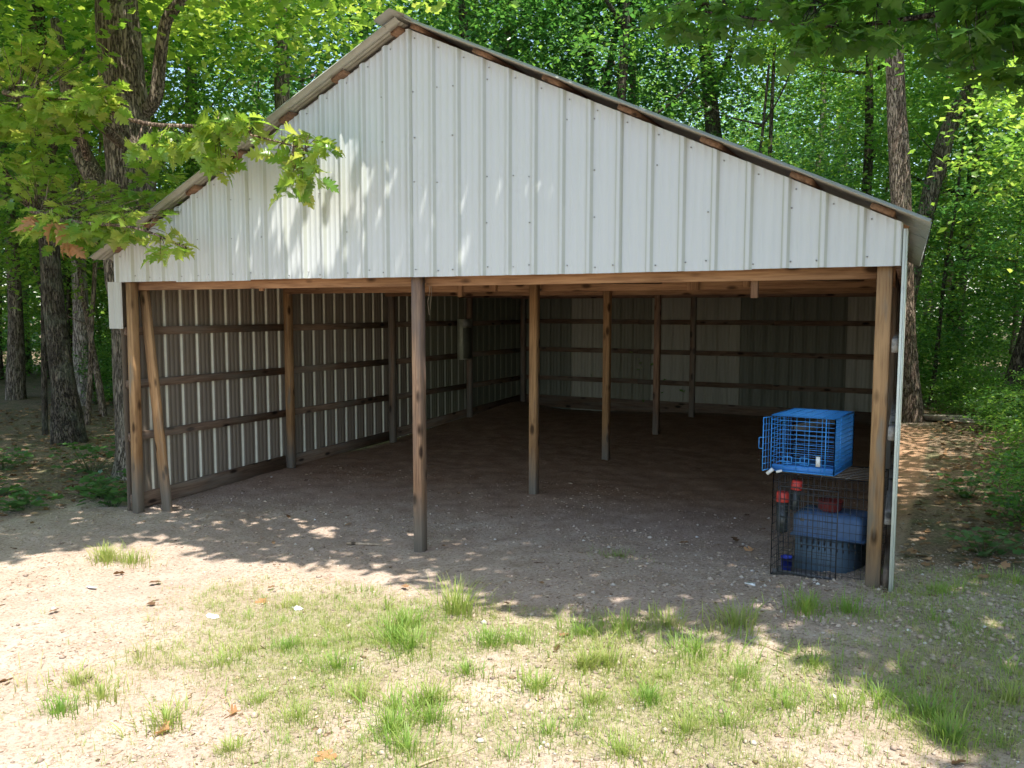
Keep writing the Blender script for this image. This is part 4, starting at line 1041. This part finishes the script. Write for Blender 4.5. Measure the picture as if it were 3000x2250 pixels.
hT = [.26, .17, .16, .17, .13, .12, .09, .12, .13, .12, .11, .13, .13, .12, .1, .14, .17, .16, .13, .12, .12, .1, .1, .1, .1, .14, .14, .13, .12, .12, .1, .1, .13, .12, .1, .1, .09, .09, .14, .14, .13, .1, .1, .1, .1, .1, .08, .09, .08, .2, .06, .06, .16]
tuf = np.array(T); hT = np.array(hT); rT = rng.uniform(.06, .13, len(tuf)); tT = rng.uniform(.1, .65, len(tuf))
# random tufts following the grass mask
cx = rng.uniform(1.5, 10.5, 14000); cy = rng.uniform(-4.6, .7, 14000); _, _, gm = masks(cx, cy)
k = rng.random(14000) < gm * .20 + .006 * (cy < -.9) * (cx > 2.5)
ext = np.stack([cx[k], cy[k]], 1)
hE = rng.lognormal(math.log(.055), .4, len(ext)).clip(.025, .15); rE = rng.uniform(.03, .12, len(ext)); tE = rng.uniform(.15, 1, len(ext))
V1, q1, t1, c1 = blades(tuf, hT * np.where(hT > .2, 1, .9), 240, rT * 1.6, tT + .04, .0021)
V2, q2, t2, c2 = blades(ext, hE * .85, 44, rE * 1.5, tE, .0019)
# fine short turf sprinkled between
cx = rng.uniform(2.0, 10.0, 70000); cy = rng.uniform(-4.6, .6, 70000); _, _, gm = masks(cx, cy)
k = rng.random(70000) < gm * 1.0 + .06 * (cx > 3.6) * (cy < -1)
sp = np.stack([cx[k], cy[k]], 1)
V3, q3, t3, c3 = blades(sp, rng.uniform(.018, .06, len(sp)), 7, np.full(len(sp), .035), rng.uniform(.25, 1, len(sp)), .0018, 2)
Vs = np.concatenate([V1, V2, V3]); o1 = len(V1); o2 = o1 + len(V2)
o = link('grass', mesh_np('grass', Vs, [np.concatenate([q1, q2 + o1, q3 + o2]), np.concatenate([t1, t2 + o1, t3 + o2])], M['grass'], tint=np.concatenate([c1, c2, c3]))); setprops(o, kind='stuff')

# gravel and chips
ico_v = np.array([(0, 0, 1), (.9, 0, .1), (.28, .85, .1), (-.72, .53, .1), (-.72, -.53, .1), (.28, -.85, .1), (0, 0, -.8)])
ico_f = np.array([(0, 1, 2), (0, 2, 3), (0, 3, 4), (0, 4, 5), (0, 5, 1), (6, 2, 1), (6, 3, 2), (6, 4, 3), (6, 5, 4), (6, 1, 5)])
def pebbles(x, y, s, mat, name, flat=.55, tint=None, slim=(.6, 1)):
    n = len(x); v = ico_v[None] * (1 + rng.normal(0, .16, (n, 7, 3))) * np.stack([s, s * rng.uniform(*slim, n), s * flat * rng.uniform(.6, 1.2, n)], 1)[:, None, :]
    a = rng.random(n) * 6.28; ca, sa = np.cos(a)[:, None], np.sin(a)[:, None]
    X = v[:, :, 0] * ca - v[:, :, 1] * sa + x[:, None]; Y = v[:, :, 0] * sa + v[:, :, 1] * ca + y[:, None]; Z = v[:, :, 2] + (HG(x, y) + s * flat * .15)[:, None]
    f = (ico_f[None] + (np.arange(n) * 7)[:, None, None]).reshape(-1, 3)
    t = np.repeat(rng.random(n) if tint is None else tint, 7)
    o = link(name, mesh_np(name, np.stack([X, Y, Z], 2).reshape(-1, 3), f, M[mat], tint=t)); setprops(o, kind='stuff'); return o
n_ = 60000
x = rng.uniform(-1, 11, n_); y = rng.uniform(-4.8, 2.2, n_); g = fbm(x * .7, y * .7 + 5, 3, 55)
wgt = np.clip((x - 4.0) / 3.5, .12, 1) * np.clip((g - .3) * 3, .15, 1) * np.where(y > 1.2, .3, 1)
k = (rng.random(n_) < wgt); x, y = x[k], y[k]
pebbles(x, y, rng.lognormal(math.log(.0095), .5, len(x)).clip(.003, .034), 'stone', 'gravel', .6)
n_ = 1300
x = 8.6 + rng.normal(0, .9, n_); y = -.35 + rng.normal(0, .42, n_); k = (x > 6.9); x, y = x[k], y[k]
pebbles(x, y, rng.lognormal(math.log(.015), .4, len(x)).clip(.008, .032), 'stone', 'coarse_gravel', .6, rng.uniform(.2, .85, len(x)))
n_ = 52000
x = rng.uniform(-1.5, 10, n_); y = rng.uniform(-4.8, 3.0, n_); g = fbm(x * 1.3, y * 1.3 - 5, 3, 65)
k = rng.random(n_) < np.clip((g - .3) * 3, .08, 1) * np.where(y > 1, .35, 1); x, y = x[k], y[k]
pebbles(x, y, rng.lognormal(math.log(.0085), .45, len(x)).clip(.003, .034) * 1.15, 'chip', 'wood_chips', .22, None, (.2, .75))
# fallen leaves
n_ = 26000
x = rng.uniform(-9, 15, n_); y = rng.uniform(-4.5, 14, n_); i_, f_, g_ = masks(x, y)
k = rng.random(n_) < f_ * .9 + .014; k &= ~((x > -.1) & (x < 7.75) & (y > 2.2) & (y < 9.6)); x, y = x[k], y[k]
loc = np.stack([x, y, HG(x, y) + rng.uniform(.004, .03, len(x))], 1); n_ = len(x)
o = link('leaf_litter', leaves_mesh('leaf_litter', 'mid', loc, frames(randdir(n_, -.25, .25), upn(n_, .35)), .085 * rng.uniform(.5, 1.2, n_), M['litter'])); setprops(o, kind='stuff')

# broad weeds and low plants by the left post and along the wood's edge
def weed(x, y, n, r, h, ls, label, group=None, name='broadleaf_weed'):
    z = hg1(x, y); e = empty(name, (x, y, z), label, 'weed', group)
    p = blob_pts((x, y, z + h * .5), (r, r, h * .5), n)
    p[:, 2] = np.maximum(p[:, 2], HG(p[:, 0], p[:, 1]) + .02)
    link('leaves', leaves_mesh('weed_leaves', 'mid', p, frames(randdir(n, -.3, .3), upn(n, .35)), ls * rng.uniform(.6, 1.2, n), M['weed']), e)
    mb = MB()
    for q in p[::3]: mb.rod((x + (q[0] - x) * .2, y + (q[1] - y) * .2, z - .02), tuple(q), .003, 4, .0015)
    mb.build('stems', M['weed'], e)
for i, (x, y, n, r, h, lab) in enumerate(((-.35, .1, 60, .30, .28, 'broad leaved weed against the foot of the left front post'), (-.9, .35, 70, .38, .30, 'clump of broad weeds left of the post, before the oak'), (-1.1, -.45, 60, .36, .22, 'low weed patch at the dirt edge, left of the shed'),
                          (-2.1, -.2, 60, .4, .22, 'spreading weeds on the shaded ground at the far left'), (-2.4, 1.3, 80, .5, .5, 'taller green weeds beside the oak roots'), (-.5, .75, 50, .25, .45, 'upright weeds between oak and shed wall'), (-3.6, .8, 70, .5, .35, 'low undergrowth patch before the dark trunked tree'))):
    weed(x, y, n, r, h, .13, lab)
o_ = [(9.0, 1.9, .9), (9.5, 3.4, 1.1), (9.2, 5.2, 1.1), (10.1, 6.8, 1.2), (8.9, 8.3, .9), (10.6, 4.6, 1.3), (9.9, 9.2, 1.2), (10.4, 2.6, 1.1), (9.6, 11.5, 1.3), (8.3, 12.0, 1.0)]
wl_ = ['green bush nearest the right front corner of the shed', 'rounded bush second from the corner along the right wood edge', 'bush crowding the middle of the right shed wall', 'tall bush behind the roof corner at the right frame edge', 'small bush near the lit leaf patch past the right wall',
       'broad bush deeper in the wood, level with the middle of the right wall', 'bush close before the dark leaning trunk at the right', 'bush at the very right edge of the picture beside the corner weeds', 'bush behind the leaning dark trunk', 'bush beyond the board stack at the back of the shed']
for i, (x, y, s) in enumerate(o_):
    plant('wood_edge_bush', x, y, wl_[i], 'bush', 'bushes along the right wood edge', None, CR_BUSH[i % 2], s * .62, cz=.75)
for i, (x, y, s) in enumerate([(-3.0, 3.2, .3), (-4.0, 6.4, .7), (-3.2, 8.4, 1.1), (-10.4, 9.5, 1.0)]):
    plant('shade_bush', x, y, ['small bush just beyond the oak roots', 'bush midway along the left shed wall outside', 'bush near the left back corner of the shed', 'bush farthest out at the left'][i], 'bush', 'bushes among the left trunks', None, CR_BUSH[i % 2], s * .75, cz=.75)
for i, (x, y, s) in enumerate([(-5.4, 9.8, .9), (-12.5, 7.5, 1.0), (-3.6, 11.5, 1.1), (-14.5, 8.6, 1.1), (-8.2, 11.5, 1.0)]):
    plant('understory_tree', x, y, ['slender tree seen just left of the shed wall', 'slender tree left of the thin sapling, far back', 'slender tree just beyond the left back corner of the shed', 'slender tree farthest out at the left edge of the wood', 'slender tree deep in the wood behind the dark trunk'][i], 'tree', 'understory trees left of the shed', TR['thin'], CR_LOW[i % 3], s, cz=3.2)
for i, (x, y, s) in enumerate([(11.3, 10.6, 1.0), (10.6, 13.5, 1.2), (12.4, 8.0, 1.1), (9.0, 15.5, 1.1)]):
    plant('understory_tree', x, y, ['slender leafy tree right of the leaning dark trunk', 'slender leafy tree behind the leaning dark trunk', 'slender leafy tree nearest the right frame edge', 'slender leafy tree beyond the right back corner of the shed'][i], 'tree', 'understory trees right of the shed', TR['thin2'], CR_LOW[i % 3], s, cz=3.2)

# small things lying about
cz_ = Vector((2.42, 2.385, 2.66)); mb = MB(); mb.poly([cz_, cz_ + Vector((.02, -.01, -.12)), cz_ + Vector((-.005, -.015, -.25)), cz_ + Vector((.02, -.02, -.40))], .0035, 5)
mb.poly([cz_ + Vector((.03, 0, 0)), cz_ + Vector((.045, -.01, -.15)), cz_ + Vector((.03, -.015, -.33))], .003, 5)
o = mb.build('hanging_cord', plain('pale_cord', (.6, .56, .48), .8)); setprops(o, 'frayed pale cord hanging from the tie beam left of the middle post', 'cord')
def stick(x, y, L, r, a, label):
    z = hg1(x, y) + r; mb = MB(); d = Vector((math.cos(a), math.sin(a), 0))
    pts = [Vector((x, y, z)) + d * L * t + Vector((-d.y, d.x, 0)) * random.uniform(-.04, .04) * L for t in (-.5, -.2, .15, .5)]
    tube(mb, pts, [r, r * 1.1, r * .9, r * .4], 7, .1, 3); o = mb.build('dry_stick', M['stick'], None, True); setprops(o, label, 'stick')
stick(3.26, .02, .34, .014, .35, 'short pale stick in the dappled light left of the middle post')
stick(7.22, -1.25, .36, .006, -.5, 'thin dark twig on the sunny gravel before the crates')
stick(6.0, -2.9, .3, .005, 1.0, 'thin twig among the grass at the bottom centre')
def scrap(x, y, s, a, label, m='paper', name='paper_scrap', cat='litter'):
    z = hg1(x, y) + .012; g = MB(); n = 7
    vs = []
    for k in range(n):
        t = 2 * math.pi * k / n; r = s * random.uniform(.6, 1.1); vs.append((x + math.cos(t + a) * r, y + math.sin(t + a) * r * .45, z + random.uniform(-.004, .014)))
    b = [(v[0], v[1], v[2] - .006) for v in vs]
    g.add(vs + b, [tuple(range(n)), tuple(range(2 * n - 1, n - 1, -1))] + [(k, n + k, n + (k + 1) % n, (k + 1) % n) for k in range(n)])
    o = g.build(name, M[m]); setprops(o, label, cat)
scrap(2.06, -1.89, .06, .6, 'small white scrap on the sunny dirt at the left')
scrap(3.45, -1.94, .085, .9, 'longer white scrap in the middle of the sunny dirt')
scrap(3.94, -1.62, .05, .3, 'white scrap nearer the grass, on sunny dirt')
scrap(6.78, -.12, .05, .3, 'whitish flake by the bottom left corner of the black crate')
for i, (x, y, lab) in enumerate(((4.82, -1.65, 'tan dead leaf caught in the tall grass clump'), (5.45, -3.1, 'curled brown leaf in the grass at the bottom'), (4.79, -2.98, 'dark brown leaf on bare dirt at the bottom left'), (4.6, -3.25, 'pinkish dead leaf lying low at the bottom left'),
                        (3.53, -1.5, 'small tan leaf on the sunny dirt below the dapples'), (6.6, .9, 'dark curled leaf on the shaded floor before the crates'))):
    o = link('dead_leaf', LF['dead'][i % 2], None, Matrix.Translation((x, y, hg1(x, y) + .02)) @ Euler((random.uniform(-.3, .3), random.uniform(-.3, .3), random.uniform(0, 6))).to_matrix().to_4x4() @ Matrix.Scale(.13, 4)); setprops(o, lab, 'leaf')
for i, (x, y, n, r, h, lab) in enumerate(((8.25, 1.2, 60, .28, .22, 'low weeds against the outside of the right wall, nearest the corner'), (8.6, 2.3, 90, .4, .3, 'weed patch on the brown bank right of the wall'), (8.15, 3.3, 60, .3, .25, 'weeds halfway along the outside of the right wall'),
                          (8.95, 1.1, 70, .35, .25, 'weeds low on the bank at the right frame edge'), (8.7, 3.9, 90, .45, .4, 'tall weeds before the lit leaf patch at the right'))):
    weed(x, y, n, r, h, .10, lab)
# weathered boards stacked in the wood behind the right corner
bs_ = empty('board_stack', (7.9, 10.2, h1(7.9, 10.2)), 'low stack of grey weathered boards beyond the right wall', 'board stack')
for i in range(5):
    m = MB(); m.box(-.55, .55, -.07, .07, 0, .03); z = h1(7.9, 10.2) + .03 + .034 * (i // 2)
    m.build('board', M['old_board'], bs_, mw=Matrix.Translation((7.85 + (i % 2) * .1, 10.1 + .17 * (i % 2), z)) @ Matrix.Rotation(.1 * i - .2, 4, 'Z'))
